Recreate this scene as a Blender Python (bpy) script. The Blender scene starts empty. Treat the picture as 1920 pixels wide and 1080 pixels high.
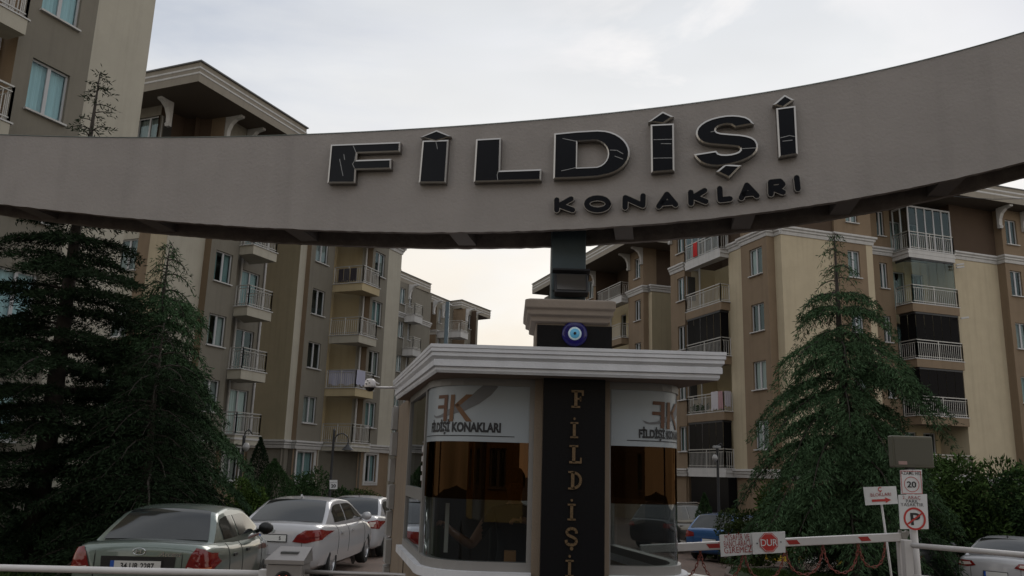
import bpy, bmesh, math, random
import numpy as np
from mathutils import Vector, Matrix
random.seed(7); rng = np.random.default_rng(7)
S = bpy.context.scene
C = S.collection
R = math.radians

# ---------------------------------------------------------------- camera, world, sun, exposure
FPX, PITCH, ROLL, EYE = 1560.0, R(12.5), R(1.7), 1.75
cp, sp, cr, sr = math.cos(PITCH), math.sin(PITCH), math.cos(ROLL), math.sin(ROLL)
FW = Vector((0, cp, sp)); RX = Vector((1, 0, 0)); U0 = Vector((0, -sp, cp))
RT = RX * cr + U0 * sr; UP = U0 * cr - RX * sr
cam = bpy.data.cameras.new('camera'); co = bpy.data.objects.new('camera', cam); C.objects.link(co)
cam.sensor_width = 36; cam.lens = 36 * FPX / 1920; cam.clip_start = .05; cam.clip_end = 2000
co.matrix_world = Matrix(((RT.x, UP.x, -FW.x, 0), (RT.y, UP.y, -FW.y, 0), (RT.z, UP.z, -FW.z, EYE), (0, 0, 0, 1)))
S.camera = co
S.view_settings.view_transform = 'Standard'; S.view_settings.look = 'None'
S.view_settings.exposure = 0.33; S.view_settings.gamma = 1
try: S.view_settings.use_curve_mapping = False
except Exception: pass
S.render.engine = 'CYCLES'
S.cycles.max_bounces = 6; S.cycles.transparent_max_bounces = 12

SUN_EL, SUN_ROT = R(30), R(15)
W = bpy.data.worlds.new('World'); S.world = W; W.use_nodes = True
nt = W.node_tree; nt.nodes.clear(); N = nt.nodes.new; L_ = nt.links.new
out = N('ShaderNodeOutputWorld'); bg = N('ShaderNodeBackground'); L_(bg.outputs[0], out.inputs[0])
sky = N('ShaderNodeTexSky'); sky.sky_type = 'NISHITA'; sky.sun_disc = False
sky.sun_elevation = SUN_EL; sky.sun_rotation = SUN_ROT
skm = N('ShaderNodeVectorMath'); skm.operation = 'SCALE'; skm.inputs[3].default_value = .09; L_(sky.outputs[0], skm.inputs[0])
tc = N('ShaderNodeTexCoord'); mp = N('ShaderNodeMapping'); mp.inputs['Scale'].default_value = (1, 1, 3.2); L_(tc.outputs['Generated'], mp.inputs[0])
mp.inputs['Location'].default_value = (.35, .2, .1)
n1 = N('ShaderNodeTexNoise'); n1.inputs['Scale'].default_value = 2.1; n1.inputs['Detail'].default_value = 7; n1.inputs['Roughness'].default_value = .52
n1.inputs['Distortion'].default_value = .4; L_(mp.outputs[0], n1.inputs[0])
n2 = N('ShaderNodeTexNoise'); n2.inputs['Scale'].default_value = 1.3; n2.inputs['Detail'].default_value = 4; L_(mp.outputs[0], n2.inputs[0])
r1 = N('ShaderNodeMapRange'); r1.inputs[1].default_value = .30; r1.inputs[2].default_value = .56; r1.inputs[3].default_value = .40; L_(n1.outputs[0], r1.inputs[0])
sep = N('ShaderNodeSeparateXYZ'); L_(tc.outputs['Generated'], sep.inputs[0])
rz = N('ShaderNodeValToRGB'); L_(sep.outputs[2], rz.inputs[0])
el = rz.color_ramp.elements
el[0].position = 0.0; el[0].color = (.86, .77, .65, 1)
el[1].position = .5; el[1].color = (.78, .80, .83, 1)
e = el.new(.16); e.color = (.90, .82, .71, 1)
e = el.new(.30); e.color = (.94, .91, .86, 1)
e = el.new(.40); e.color = (.86, .865, .87, 1)
r2 = N('ShaderNodeMapRange'); r2.inputs[1].default_value = .35; r2.inputs[2].default_value = .65; r2.inputs[3].default_value = .86; r2.inputs[4].default_value = 1.08; L_(n2.outputs[0], r2.inputs[0])
cl = N('ShaderNodeVectorMath'); cl.operation = 'SCALE'; L_(rz.outputs[0], cl.inputs[0]); L_(r2.outputs[0], cl.inputs[3])
mx = N('ShaderNodeMix'); mx.data_type = 'RGBA'; L_(r1.outputs[0], mx.inputs[0]); L_(skm.outputs[0], mx.inputs[6]); L_(cl.outputs[0], mx.inputs[7])
# sky raised behind the viewer as added fill, dimmed smoothly towards the sun side
rg = N('ShaderNodeMapRange'); rg.interpolation_type = 'SMOOTHSTEP'; rg.inputs[1].default_value = -1; rg.inputs[2].default_value = 1; rg.inputs[3].default_value = 1.02; rg.inputs[4].default_value = .81; L_(sep.outputs[1], rg.inputs[0])
fin = N('ShaderNodeVectorMath'); fin.operation = 'SCALE'; L_(mx.outputs[2], fin.inputs[0]); L_(rg.outputs[0], fin.inputs[3])
L_(fin.outputs[0], bg.inputs[0]); bg.inputs[1].default_value = 1.0
sl = bpy.data.lights.new('sun', 'SUN'); sl.energy = .5; sl.angle = R(25); sl.color = (1, .95, .88)
so = bpy.data.objects.new('sun', sl); C.objects.link(so)
sd = Vector((math.sin(SUN_ROT) * math.cos(SUN_EL), math.cos(SUN_ROT) * math.cos(SUN_EL), math.sin(SUN_EL)))
so.rotation_euler = sd.to_track_quat('Z', 'Y').to_euler()

# ---------------------------------------------------------------- photo geometry helpers (used to measure real positions)
def ray(px, py):
    return FW + RT * ((px - 960) / FPX) + UP * ((540 - py) / FPX)
def at(px, py, Y):
    d = ray(px, py); return Vector((0, 0, EYE)) + d * (Y / d.y)
def azm(px, py):
    d = ray(px, py); return d.x / d.y
def onplane(px, py, P, n):
    d = ray(px, py); o = Vector((0, 0, EYE)); return o + d * ((P - o).dot(n) / d.dot(n))
def ground(x, y):
    c = lambda v, a, b: max(a, min(b, v))
    return -.022 * c(y, 0, 35) - .05 * c(x - 1.5, 0, 6) * c(y / 10, 0, 1) - .06 * c(x - 8, 0, 6) * c(y / 10 - .8, 0, 1)

# ---------------------------------------------------------------- materials
MATS = {}
def mat(name, col, rough=.8, metal=0, noise=0, nscale=3, bump=0, bscale=60, spec=.4, emit=None, coat=0, isl=0, streak=0, trans=0):
    if name in MATS: return MATS[name]
    m = bpy.data.materials.new(name); m.use_nodes = True; t = m.node_tree
    b = t.nodes['Principled BSDF']; b.inputs['Roughness'].default_value = rough; b.inputs['Metallic'].default_value = metal
    b.inputs['Specular IOR Level'].default_value = spec; b.inputs['Coat Weight'].default_value = coat
    b.inputs['Base Color'].default_value = (*col, 1)
    if coat: b.inputs['Coat Roughness'].default_value = .05
    cur = None
    if noise or streak:
        g = t.nodes.new('ShaderNodeNewGeometry'); n = t.nodes.new('ShaderNodeTexNoise'); n.inputs['Scale'].default_value = nscale; n.inputs['Detail'].default_value = 6; n.inputs['Roughness'].default_value = .65
        t.links.new(g.outputs['Position'], n.inputs['Vector'])
        mr = t.nodes.new('ShaderNodeMapRange'); mr.inputs[1].default_value = .25; mr.inputs[2].default_value = .75; mr.inputs[3].default_value = 1 - noise; mr.inputs[4].default_value = 1 + noise
        t.links.new(n.outputs[0], mr.inputs[0])
        v = t.nodes.new('ShaderNodeVectorMath'); v.operation = 'SCALE'; v.inputs[0].default_value = col; t.links.new(mr.outputs[0], v.inputs[3]); cur = v.outputs[0]
        if streak:
            mpn = t.nodes.new('ShaderNodeMapping'); mpn.inputs['Scale'].default_value = (2.2, 2.2, .12); t.links.new(g.outputs['Position'], mpn.inputs[0])
            ns = t.nodes.new('ShaderNodeTexNoise'); ns.inputs['Scale'].default_value = 2; ns.inputs['Detail'].default_value = 5; t.links.new(mpn.outputs[0], ns.inputs['Vector'])
            ms = t.nodes.new('ShaderNodeMapRange'); ms.inputs[1].default_value = .5; ms.inputs[2].default_value = .72; ms.inputs[3].default_value = 1; ms.inputs[4].default_value = 1 - streak
            t.links.new(ns.outputs[0], ms.inputs[0])
            v2 = t.nodes.new('ShaderNodeVectorMath'); v2.operation = 'SCALE'; t.links.new(cur, v2.inputs[0]); t.links.new(ms.outputs[0], v2.inputs[3]); cur = v2.outputs[0]
    if isl:
        g = t.nodes.new('ShaderNodeNewGeometry')
        mr = t.nodes.new('ShaderNodeMapRange'); mr.inputs[3].default_value = 1 - isl; mr.inputs[4].default_value = 1 + isl
        t.links.new(g.outputs['Random Per Island'], mr.inputs[0])
        v = t.nodes.new('ShaderNodeVectorMath'); v.operation = 'SCALE'; v.inputs[0].default_value = col
        if cur: t.links.new(cur, v.inputs[0])
        t.links.new(mr.outputs[0], v.inputs[3]); cur = v.outputs[0]
    if cur: t.links.new(cur, b.inputs['Base Color'])
    if bump:
        g = t.nodes.new('ShaderNodeNewGeometry'); n = t.nodes.new('ShaderNodeTexNoise'); n.inputs['Scale'].default_value = bscale; n.inputs['Detail'].default_value = 4
        t.links.new(g.outputs['Position'], n.inputs['Vector'])
        bp = t.nodes.new('ShaderNodeBump'); bp.inputs['Strength'].default_value = bump; bp.inputs['Distance'].default_value = .01
        t.links.new(n.outputs[0], bp.inputs['Height']); t.links.new(bp.outputs[0], b.inputs['Normal'])
    if emit:
        b.inputs['Emission Color'].default_value = (*emit[:3], 1); b.inputs['Emission Strength'].default_value = emit[3]
    MATS[name] = m; return m
def glass(name, tint=(.6, .65, .63), refl=(1, 1, 1), base=.06, boost=1.0, rough=.0):
    """thin pane: see-through, with a fresnel reflection on top"""
    if name in MATS: return MATS[name]
    m = bpy.data.materials.new(name); m.use_nodes = True; t = m.node_tree; t.nodes.clear(); n = t.nodes.new
    o = n('ShaderNodeOutputMaterial'); tr = n('ShaderNodeBsdfTransparent'); tr.inputs[0].default_value = (*tint, 1)
    gl = n('ShaderNodeBsdfGlossy'); gl.inputs['Color'].default_value = (*refl, 1); gl.inputs['Roughness'].default_value = rough
    lf = n('ShaderNodeLayerWeight'); lf.inputs[0].default_value = .5; lw = n('ShaderNodeMath'); lw.operation = 'POWER'; lw.inputs[1].default_value = 4.0; t.links.new(lf.outputs['Facing'], lw.inputs[0])
    ma = n('ShaderNodeMath'); ma.operation = 'MULTIPLY_ADD'; ma.inputs[1].default_value = boost; ma.inputs[2].default_value = base; ma.use_clamp = True
    t.links.new(lw.outputs[0], ma.inputs[0])
    mi = n('ShaderNodeMixShader'); t.links.new(ma.outputs[0], mi.inputs[0]); t.links.new(tr.outputs[0], mi.inputs[1]); t.links.new(gl.outputs[0], mi.inputs[2]); t.links.new(mi.outputs[0], o.inputs[0])
    MATS[name] = m; return m

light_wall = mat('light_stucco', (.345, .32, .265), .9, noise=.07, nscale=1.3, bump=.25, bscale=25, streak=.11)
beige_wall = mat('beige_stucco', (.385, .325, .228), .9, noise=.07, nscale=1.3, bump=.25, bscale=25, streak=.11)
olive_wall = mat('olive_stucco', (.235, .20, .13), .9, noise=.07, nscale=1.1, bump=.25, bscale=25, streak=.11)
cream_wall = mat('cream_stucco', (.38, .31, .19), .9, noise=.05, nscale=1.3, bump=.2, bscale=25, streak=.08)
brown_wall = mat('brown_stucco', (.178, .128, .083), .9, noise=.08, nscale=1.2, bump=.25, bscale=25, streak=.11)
lit_brown = mat('lit_brown_stucco', (.158, .143, .116), .9, noise=.08, nscale=1.2, bump=.25, bscale=25, streak=.11)  # the brown stucco again, its greyer look on lit faces put into the colour
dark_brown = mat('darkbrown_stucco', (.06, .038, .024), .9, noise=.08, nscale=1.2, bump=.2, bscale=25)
moulding = mat('white_moulding', (.43, .42, .41), .75, noise=.06, nscale=2, streak=.15)
fascia_m = mat('roof_fascia', (.22, .195, .16), .85, noise=.06, nscale=2, streak=.1)
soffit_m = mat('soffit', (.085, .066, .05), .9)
roof_edge = mat('roof_edge_metal', (.10, .10, .10), .6)
upvc = mat('white_upvc', (.36, .36, .37), .4)
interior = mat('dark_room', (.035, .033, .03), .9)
metal_w = mat('pale_metal', (.36, .35, .33), .45, metal=.3)
metal_d = mat('dark_metal', (.018, .018, .02), .5)
pane_m = glass('window_glass', (.8, .86, .86), (.62, .80, .84), .06, .8)
smoke_m = mat('smoked_glass', (.007, .0065, .007), .2, spec=.03)
curtains = [mat('curtain_teal', (.18, .26, .26), .9, isl=.1), mat('curtain_white', (.36, .39, .38), .9, isl=.1), mat('curtain_grey', (.24, .25, .24), .9, isl=.1)]

# ---------------------------------------------------------------- mesh helpers
class MB:
    def __init__(s): s.v = []; s.f = []; s.m = []
    def add(s, vs, fs, m=0):
        o = len(s.v); s.v += [tuple(v) for v in vs]; s.f += [tuple(o + i for i in f) for f in fs]; s.m += [m] * len(fs); return s
    def quad(s, a, b, c, d, m=0): return s.add((a, b, c, d), ((0, 1, 2, 3),), m)
    def box(s, x0, x1, y0, y1, z0, z1, m=0, M=None):
        vs = [Vector((x, y, z)) for z in (z0, z1) for y in (y0, y1) for x in (x0, x1)]
        if M is not None: vs = [M @ v for v in vs]
        return s.add(vs, ((0, 2, 3, 1), (4, 5, 7, 6), (0, 1, 5, 4), (2, 6, 7, 3), (0, 4, 6, 2), (1, 3, 7, 5)), m)
    def bar(s, a, b, w, h=None, m=0, up=Vector((0, 0, 1))):
        a, b = Vector(a), Vector(b); h = h or w; d = (b - a).normalized()
        if abs(d.dot(up)) > .95: up = Vector((0, 1, 0))
        x = d.cross(up).normalized(); z = x.cross(d)
        vs = [p + x * (i * w / 2) + z * (j * h / 2) for p in (a, b) for j in (-1, 1) for i in (-1, 1)]
        return s.add(vs, ((0, 2, 3, 1), (4, 5, 7, 6), (0, 1, 5, 4), (2, 6, 7, 3), (0, 4, 6, 2), (1, 3, 7, 5)), m)
    def tube(s, pts, r, n=8, m=0, cap=True):
        pts = [Vector(p) for p in pts]; rs = r if isinstance(r, (list, tuple)) else [r] * len(pts); o = len(s.v); prev = None
        for i, p in enumerate(pts):
            d = (pts[min(i + 1, len(pts) - 1)] - pts[max(i - 1, 0)]).normalized()
            u = Vector((0, 0, 1)) if abs(d.z) < .95 else Vector((0, 1, 0))
            if prev is not None: u = prev
            x = d.cross(u).normalized(); y = x.cross(d); prev = y
            for k in range(n):
                a = 2 * math.pi * k / n; s.v.append(tuple(p + (x * math.cos(a) + y * math.sin(a)) * rs[i]))
        for i in range(len(pts) - 1):
            for k in range(n):
                a = o + i * n + k; b = o + i * n + (k + 1) % n; s.f.append((a, b, b + n, a + n)); s.m.append(m)
        if cap:
            s.f.append(tuple(o + k for k in reversed(range(n)))); s.m.append(m)
            s.f.append(tuple(o + (len(pts) - 1) * n + k for k in range(n))); s.m.append(m)
        return s
    def lathe(s, prof, n=20, m=0, M=None):
        """prof: (r,z) list; spun round z"""
        o = len(s.v)
        for r, z in prof:
            for k in range(n):
                a = 2 * math.pi * k / n; v = Vector((r * math.cos(a), r * math.sin(a), z))
                s.v.append(tuple(M @ v if M is not None else v))
        for i in range(len(prof) - 1):
            for k in range(n):
                a = o + i * n + k; b = o + i * n + (k + 1) % n; s.f.append((a, b, b + n, a + n)); s.m.append(m)
        return s
    def prism(s, front, back, m=0, ms=None, close=True):
        n = len(front); ms = m if ms is None else ms
        o = len(s.v); s.v += [tuple(p) for p in front] + [tuple(p) for p in back]
        s.f.append(tuple(o + i for i in range(n))); s.m.append(m)
        if close: s.f.append(tuple(o + n + i for i in reversed(range(n)))); s.m.append(m)
        for i in range(n):
            j = (i + 1) % n; s.f.append((o + j, o + i, o + n + i, o + n + j)); s.m.append(ms)
        return s
    def mesh(s, name, mats, smooth=False):
        me = bpy.data.meshes.new(name); me.from_pydata(s.v, [], s.f)
        for q in (mats if isinstance(mats, (list, tuple)) else [mats]): me.materials.append(q)
        if any(s.m): me.polygons.foreach_set('material_index', s.m)
        if smooth: me.polygons.foreach_set('use_smooth', [True] * len(s.f))
        me.update(); return me
    def build(s, name, mats, parent=None, smooth=False, M=None):
        return link(name, s.mesh(name, mats, smooth), parent, M)
def link(name, me, parent=None, M=None):
    o = bpy.data.objects.new(name, me); C.objects.link(o)
    if parent is not None: o.parent = parent
    if M is not None: o.matrix_local = M
    return o
def tag(o, label=None, cat=None, group=None, kind=None):
    if label: o['label'] = label
    if cat: o['category'] = cat
    if group: o['group'] = group
    if kind: o['kind'] = kind
    return o
def thing(name, label, cat, loc=(0, 0, 0), rz=0, group=None):
    o = bpy.data.objects.new(name, None); C.objects.link(o); o.location = loc; o.rotation_euler = (0, 0, rz); o.empty_display_size = .2
    return tag(o, label, cat, group)
def smooth_angle(o, ang=40):
    me = o.data
    me.polygons.foreach_set('use_smooth', [True] * len(me.polygons))
    bm = bmesh.new(); bm.from_mesh(me)
    for ed in bm.edges:
        if len(ed.link_faces) == 2 and ed.calc_face_angle(0) > R(ang): ed.smooth = False
    bm.to_mesh(me); bm.free(); return o
def bevelled(o, w=.01, seg=2):
    m = o.modifiers.new('edge', 'BEVEL'); m.width = w; m.segments = seg; m.limit_method = 'ANGLE'; return o
def text_mesh(body, size=1.0, off=0, extrude=0, shear=0, sx=1.0, align='CENTER', spacing=1.0, mats=None):
    cu = bpy.data.curves.new('lettering', 'FONT'); cu.body = body; cu.size = size; cu.offset = off; cu.extrude = extrude
    cu.align_x = align; cu.shear = shear; cu.space_character = spacing; cu.resolution_u = 4
    ob = bpy.data.objects.new('lettering', cu); C.objects.link(ob)
    me = bpy.data.meshes.new_from_object(ob.evaluated_get(bpy.context.evaluated_depsgraph_get()))
    bpy.data.objects.remove(ob); bpy.data.curves.remove(cu)
    if sx != 1: me.transform(Matrix.Diagonal((sx, 1, 1, 1)))
    me.materials.clear()
    if mats: me.materials.append(mats)
    return me
def face_M(P, xdir, zdir=Vector((0, 0, 1))):
    """matrix that lays a flat x-y drawing on a wall: x along xdir, y along zdir, z out of the wall"""
    x = Vector(xdir).normalized(); y = Vector(zdir).normalized(); n = x.cross(y).normalized()
    return Matrix(((x.x, y.x, n.x, P[0]), (x.y, y.y, n.y, P[1]), (x.z, y.z, n.z, P[2]), (0, 0, 0, 1)))
def write(body, parent, P, xdir, size, m, name='lettering', zdir=Vector((0, 0, 1)), **k):
    me = text_mesh(body, size, mats=m, **k); return link(name, me, parent, face_M(P, xdir, zdir))
def poly_flat(name, pts, parent, P, xdir, m, zdir=Vector((0, 0, 1)), depth=0.0):
    b = MB()
    if depth: b.prism([(x, y, depth) for x, y in pts], [(x, y, 0) for x, y in pts])
    else: b.add([(x, y, 0) for x, y in pts], (tuple(range(len(pts))),))
    return b.build(name, m, parent, M=face_M(P, xdir, zdir))
# ---------------------------------------------------------------- apartment buildings
def unit2(a): return Vector((math.sin(a), math.cos(a)))
def isect(P, d, az):
    """walk from plan point P along d until the sight line of azimuth az"""
    t = (az * P.y - P.x) / (d.x - az * d.y); return P + d * t
WIN = {}
def win_mesh(w, h, sashes=2):
    k = (round(w, 2), round(h, 2), sashes)
    if k in WIN: return WIN[k]
    fr = MB(); f = .055
    fr.box(0, w, -.05, 0, 0, f); fr.box(0, w, -.05, 0, h - f, h); fr.box(0, f, -.05, 0, f, h - f); fr.box(w - f, w, -.05, 0, f, h - f)
    for i in range(1, sashes): x = w * i / sashes; fr.box(x - .05, x + .05, -.045, .006, f, h - f)
    pn = MB(); pn.quad((f, -.03, f), (w - f, -.03, f), (w - f, -.03, h - f), (f, -.03, h - f))
    si = MB(); si.box(-.05, w + .05, -.01, .19, -.05, 0)
    n = 26; cu = MB(); rr = random.Random(int(w * 100) + int(h * 10))
    for side in (0, 1):
        a, b = (0, w * rr.uniform(.28, .55)) if side == 0 else (w * rr.uniform(.6, .75), w)
        for i in range(n):
            x0 = a + (b - a) * i / n; x1 = a + (b - a) * (i + 1) / n
            y0 = -.14 - .02 * math.sin(i * 1.3); y1 = -.14 - .02 * math.sin((i + 1) * 1.3)
            cu.quad((x0, y0, .02), (x1, y1, .02), (x1, y1, h - .03), (x0, y0, h - .03))
    full = MB()
    for i in range(40):
        x0 = w * i / 40; x1 = w * (i + 1) / 40; y0 = -.14 - .015 * math.sin(i * 1.1); y1 = -.14 - .015 * math.sin((i + 1) * 1.1)
        full.quad((x0, y0, .02), (x1, y1, .02), (x1, y1, h - .03), (x0, y0, h - .03))
    WIN[k] = (fr.mesh('window', upvc), pn.mesh('pane', pane_m), si.mesh('sill', moulding), [cu.mesh('curtain', c) for c in curtains] + [full.mesh('curtain', c) for c in curtains + [mat('curtain_sky_blue', (.34, .50, .54), .9, isl=.08)]])
    return WIN[k]
def wallM(P, d, n, z):
    return Matrix(((d.x, n.x, 0, P.x), (d.y, n.y, 0, P.y), (0, 0, 1, z), (0, 0, 0, 1)))
WRND = random.Random(3)
def window(bld, P, d, n, z, w, h, sashes=2, sill=True, back=.09, cur=None):
    fr, pn, si, cu = win_mesh(w, h, sashes)
    o = link('window', fr, bld, wallM(P - n * back, d, n, z))
    link('pane', pn, o)
    if sill: link('sill', si, o)
    c = WRND.choice([0, 1, 2, 3, 4, 5, 3, 5, None]) if cur is None else cur
    if c is not None and c >= 0: link('curtain', cu[c], o)
    return o
def wall(bld, A, B, z0, z1, m, holes=(), flip=False, name='wall'):
    """vertical wall from plan A to B; outward normal is on the right of A->B; holes (s0,s1,za,zb) get reveals and a dark room behind"""
    d = (B - A); Ln = d.length; d = d / Ln; n = Vector((d.y, -d.x))
    if flip: n = -n
    ss = sorted({0, Ln, *[h[0] for h in holes], *[h[1] for h in holes]}); zs = sorted({z0, z1, *[h[2] for h in holes], *[h[3] for h in holes]})
    b = MB(); pt = lambda s, z, o=0: (A.x + d.x * s - n.x * o, A.y + d.y * s - n.y * o, z)
    for i in range(len(ss) - 1):
        for j in range(len(zs) - 1):
            a, c, e, f = ss[i], ss[i + 1], zs[j], zs[j + 1]; ms, mz = (a + c) / 2, (e + f) / 2
            if any(h[0] < ms < h[1] and h[2] < mz < h[3] for h in holes): continue
            b.quad(pt(a, e), pt(c, e), pt(c, f), pt(a, f))
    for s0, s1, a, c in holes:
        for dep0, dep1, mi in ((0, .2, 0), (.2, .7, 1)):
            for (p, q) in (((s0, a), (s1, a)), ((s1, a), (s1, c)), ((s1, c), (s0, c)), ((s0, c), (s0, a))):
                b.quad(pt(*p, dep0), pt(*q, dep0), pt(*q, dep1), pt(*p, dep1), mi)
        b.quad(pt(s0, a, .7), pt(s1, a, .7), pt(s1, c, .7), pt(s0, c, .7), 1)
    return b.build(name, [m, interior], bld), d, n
def bay(bld, A, B, z0, z1, m, wins=(), floors=(), sill=.95, top=2.35, sashes=2, flip=False, frame=False, cur=None):
    """a wall with one window column per (az0,az1) on every floor level in floors"""
    d = (B - A).normalized(); n = Vector((d.y, -d.x)) * (-1 if flip else 1); holes = []; todo = []
    for wv in wins:
        s0 = (isect(A, d, wv[0]) - A).length; s1 = (isect(A, d, wv[1]) - A).length
        s0, s1 = sorted((s0, s1)); sl_ = wv[2] if len(wv) > 2 else sill; tp = wv[3] if len(wv) > 3 else top
        for f in floors:
            if f + tp < z1 - .05 and f + sl_ > z0: holes.append((s0, s1, f + sl_, f + tp)); todo.append((s0, s1, f + sl_, f + tp))
    wall(bld, A, B, z0, z1, m, holes, flip)
    for s0, s1, a, c in todo:
        P = A + d * s0; dd = d
        if flip: P = A + d * s1; dd = -d          # keep the frame's outward axis on the right-hand side
        window(bld, P, dd, n, a, s1 - s0, c - a, sashes, cur=cur)
def railing_mesh(pts, z, h=.95, gap=.13, m=None, name='railing'):
    b = MB()
    for i in range(len(pts) - 1):
        a, c = pts[i], pts[i + 1]; Ln = (c - a).length; n = max(1, int(Ln / gap)); p3 = lambda t, zz: Vector((a.x + (c.x - a.x) * t, a.y + (c.y - a.y) * t, zz))
        b.bar(p3(0, z + h), p3(1, z + h), .055, .045); b.bar(p3(0, z + h - .14), p3(1, z + h - .14), .03, .03); b.bar(p3(0, z + .1), p3(1, z + .1), .035, .035)
        for k in range(n + 1):
            big = k in (0, n) or (Ln > 1.6 and k == n // 2)
            b.bar(p3(k / n, z), p3(k / n, z + (h if big else h - .14)), .05 if big else .02)
    return b
def balcony(bld, wallA, outA, outB, wallB, z, m, drop=.42, rail=True, lip=True, glaze=None, zc=0, band=False, frameless=False):
    """slab with a deep edge; wallA/outA near corner pair, outB/wallB far pair"""
    b = MB(); P = [wallA, outA, outB, wallB]
    def ext(k):
        cx = sum((p for p in P), Vector((0, 0))) / 4
        return [p + (p - cx).normalized() * k for p in P]
    lo = [(p.x, p.y, z - drop) for p in P]; hi = [(p.x, p.y, z) for p in P]
    b.prism(hi, lo, 0)
    if lip:
        q = ext(.07); b.prism([(p.x, p.y, z + .045) for p in q], [(p.x, p.y, z + .002) for p in q], 1)
    if band:
        q = ext(.06); b.prism([(p.x, p.y, z - .12) for p in q], [(p.x, p.y, z - .2) for p in q], 1)
    o = b.build('balcony', [m, moulding], bld)
    ins = lambda p: p + ((P[0] + P[1] + P[2] + P[3]) / 4 - p).normalized() * .05
    rp = [ins(p) for p in P]
    if rail: railing_mesh(rp, z + .045).build('railing', metal_w, o)
    if glaze:
        q = [p + ((P[0] + P[1] + P[2] + P[3]) / 4 - p).normalized() * .14 for p in P]; g = MB(); f = MB(); zt = zc
        for i in range(3):
            a, c = q[i], q[i + 1]; n = max(1, round((c - a).length / .62))
            for k in range(n):
                u0, u1 = a.lerp(c, k / n), a.lerp(c, (k + 1) / n); e = (u1 - u0).normalized() * .012
                pane = MB(); pane.quad((u0.x + e.x, u0.y + e.y, z + .06), (u1.x - e.x, u1.y - e.y, z + .06), (u1.x - e.x, u1.y - e.y, zt - .05), (u0.x + e.x, u0.y + e.y, zt - .05))
                pane.build('glass_panel', glaze, o)
                if glaze is not smoke_m and not frameless: f.bar((u0.x, u0.y, z + .05), (u0.x, u0.y, zt), .07)
            f.bar((a.x, a.y, zt - .04), (c.x, c.y, zt - .04), .06, .09)
            f.bar((a.x, a.y, z + .06), (c.x, c.y, z + .06), .05, .04)
        tag(f.build('glazing_frame', upvc if glaze is not smoke_m and not frameless else metal_d, o), kind='stuff')
    return o
def band(bld, pts, z, h=.42, name='cornice', m=None):
    """stepped white moulding along a plan polyline, wall on the left of travel reversed by sign of offsets"""
    b = MB()
    prof = [(.04, 0), (.07, .12), (.07, .15), (.13, .2), (.13, .27), (.2, .33), (.2, h)]
    offs = []
    for i, p in enumerate(pts):
        nn = []
        for a, c in ((i - 1, i), (i, i + 1)):
            if a >= 0 and c < len(pts):
                d = (pts[c] - pts[a]).normalized(); nn.append(Vector((d.y, -d.x)))
        if len(nn) == 2:
            k = nn[0] + nn[1]; k = k / max(.3, k.dot(nn[0])) if k.length > .1 else nn[0]
        else: k = nn[0]
        offs.append(k)
    full = [(-.02, 0)] + prof + [(-.02, h)]
    o = 0; nP = len(full)
    for i, p in enumerate(pts):
        for (f, zz) in full: b.v.append((p.x + offs[i].x * f, p.y + offs[i].y * f, z + zz))
    for i in range(len(pts) - 1):
        for k in range(nP - 1):
            a = i * nP + k; b.f.append((a, a + nP, a + nP + 1, a + 1)); b.m.append(0)
    b.f.append(tuple(range(nP))); b.m.append(0); b.f.append(tuple(reversed(range((len(pts) - 1) * nP, len(pts) * nP)))); b.m.append(0)
    return b.build(name, m or moulding, bld)
def roof_slab(bld, quad, z0, z1):
    """overhanging flat roof with a deep grooved fascia; quad = plan corners in order"""
    b = MB(); c = sum(quad, Vector((0, 0))) / len(quad); n = len(quad)
    g = lambda k: [p + (p - c).normalized() * k for p in quad]
    h = z1 - z0; q0 = g(0); q1 = g(.10); q2 = g(.06)
    rings = [(q0, z0), (q0, z0 + h * .36), (g(.035), z0 + h * .38), (g(.035), z0 + h * .45), (q0, z0 + h * .47), (q0, z0 + h * .62), (g(.035), z0 + h * .64), (g(.035), z0 + h * .71), (q0, z0 + h * .73), (q0, z0 + h * .93), (q1, z0 + h * .935), (q1, z1)]
    for q, z in rings: b.v += [(p.x, p.y, z) for p in q]
    for i in range(len(rings) - 1):
        for k in range(n):
            a = i * n + k; e = i * n + (k + 1) % n; b.f.append((a, e, e + n, a + n)); b.m.append(2 if i >= 9 else (0 if i not in (1, 2, 3, 5, 6, 7) else 1))
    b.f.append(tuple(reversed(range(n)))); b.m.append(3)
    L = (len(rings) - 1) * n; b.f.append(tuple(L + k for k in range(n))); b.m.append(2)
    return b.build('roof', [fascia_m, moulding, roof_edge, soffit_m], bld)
def bracket(bld, P, n, ztop, h=1.15, w=.22, reach=.75):
    """curved white eaves bracket standing out from the wall along n"""
    prof = [(0, -h), (.16, -h), (.2, -h + .12), (.14, -h + .2), (.17, -h * .55), (.3, -h * .3), (.55, -.16), (reach, -.1), (reach, 0), (0, 0)]
    d = Vector((-n.y, n.x)); b = MB()
    fr = [(P.x + n.x * a + d.x * w / 2, P.y + n.y * a + d.y * w / 2, ztop + z) for a, z in prof]
    bk = [(P.x + n.x * a - d.x * w / 2, P.y + n.y * a - d.y * w / 2, ztop + z) for a, z in prof]
    return b.prism(fr, bk).build('eaves_bracket', moulding, bld)
def pipe(bld, P, z0, z1, m=None):
    return MB().tube([(P.x, P.y, z0), (P.x, P.y, z1)], .055, 8).build('downpipe', m or moulding, bld)
def cap(bld, pts, z, m, name='floor_slab'):
    return MB().add([(p.x, p.y, z) for p in pts], (tuple(range(len(pts))),)).build(name, m, bld)
V2 = Vector
def dist_pt(px, py, d):
    a = azm(px, py); y = d / math.sqrt(1 + a * a); return V2((a * y, y))
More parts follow.
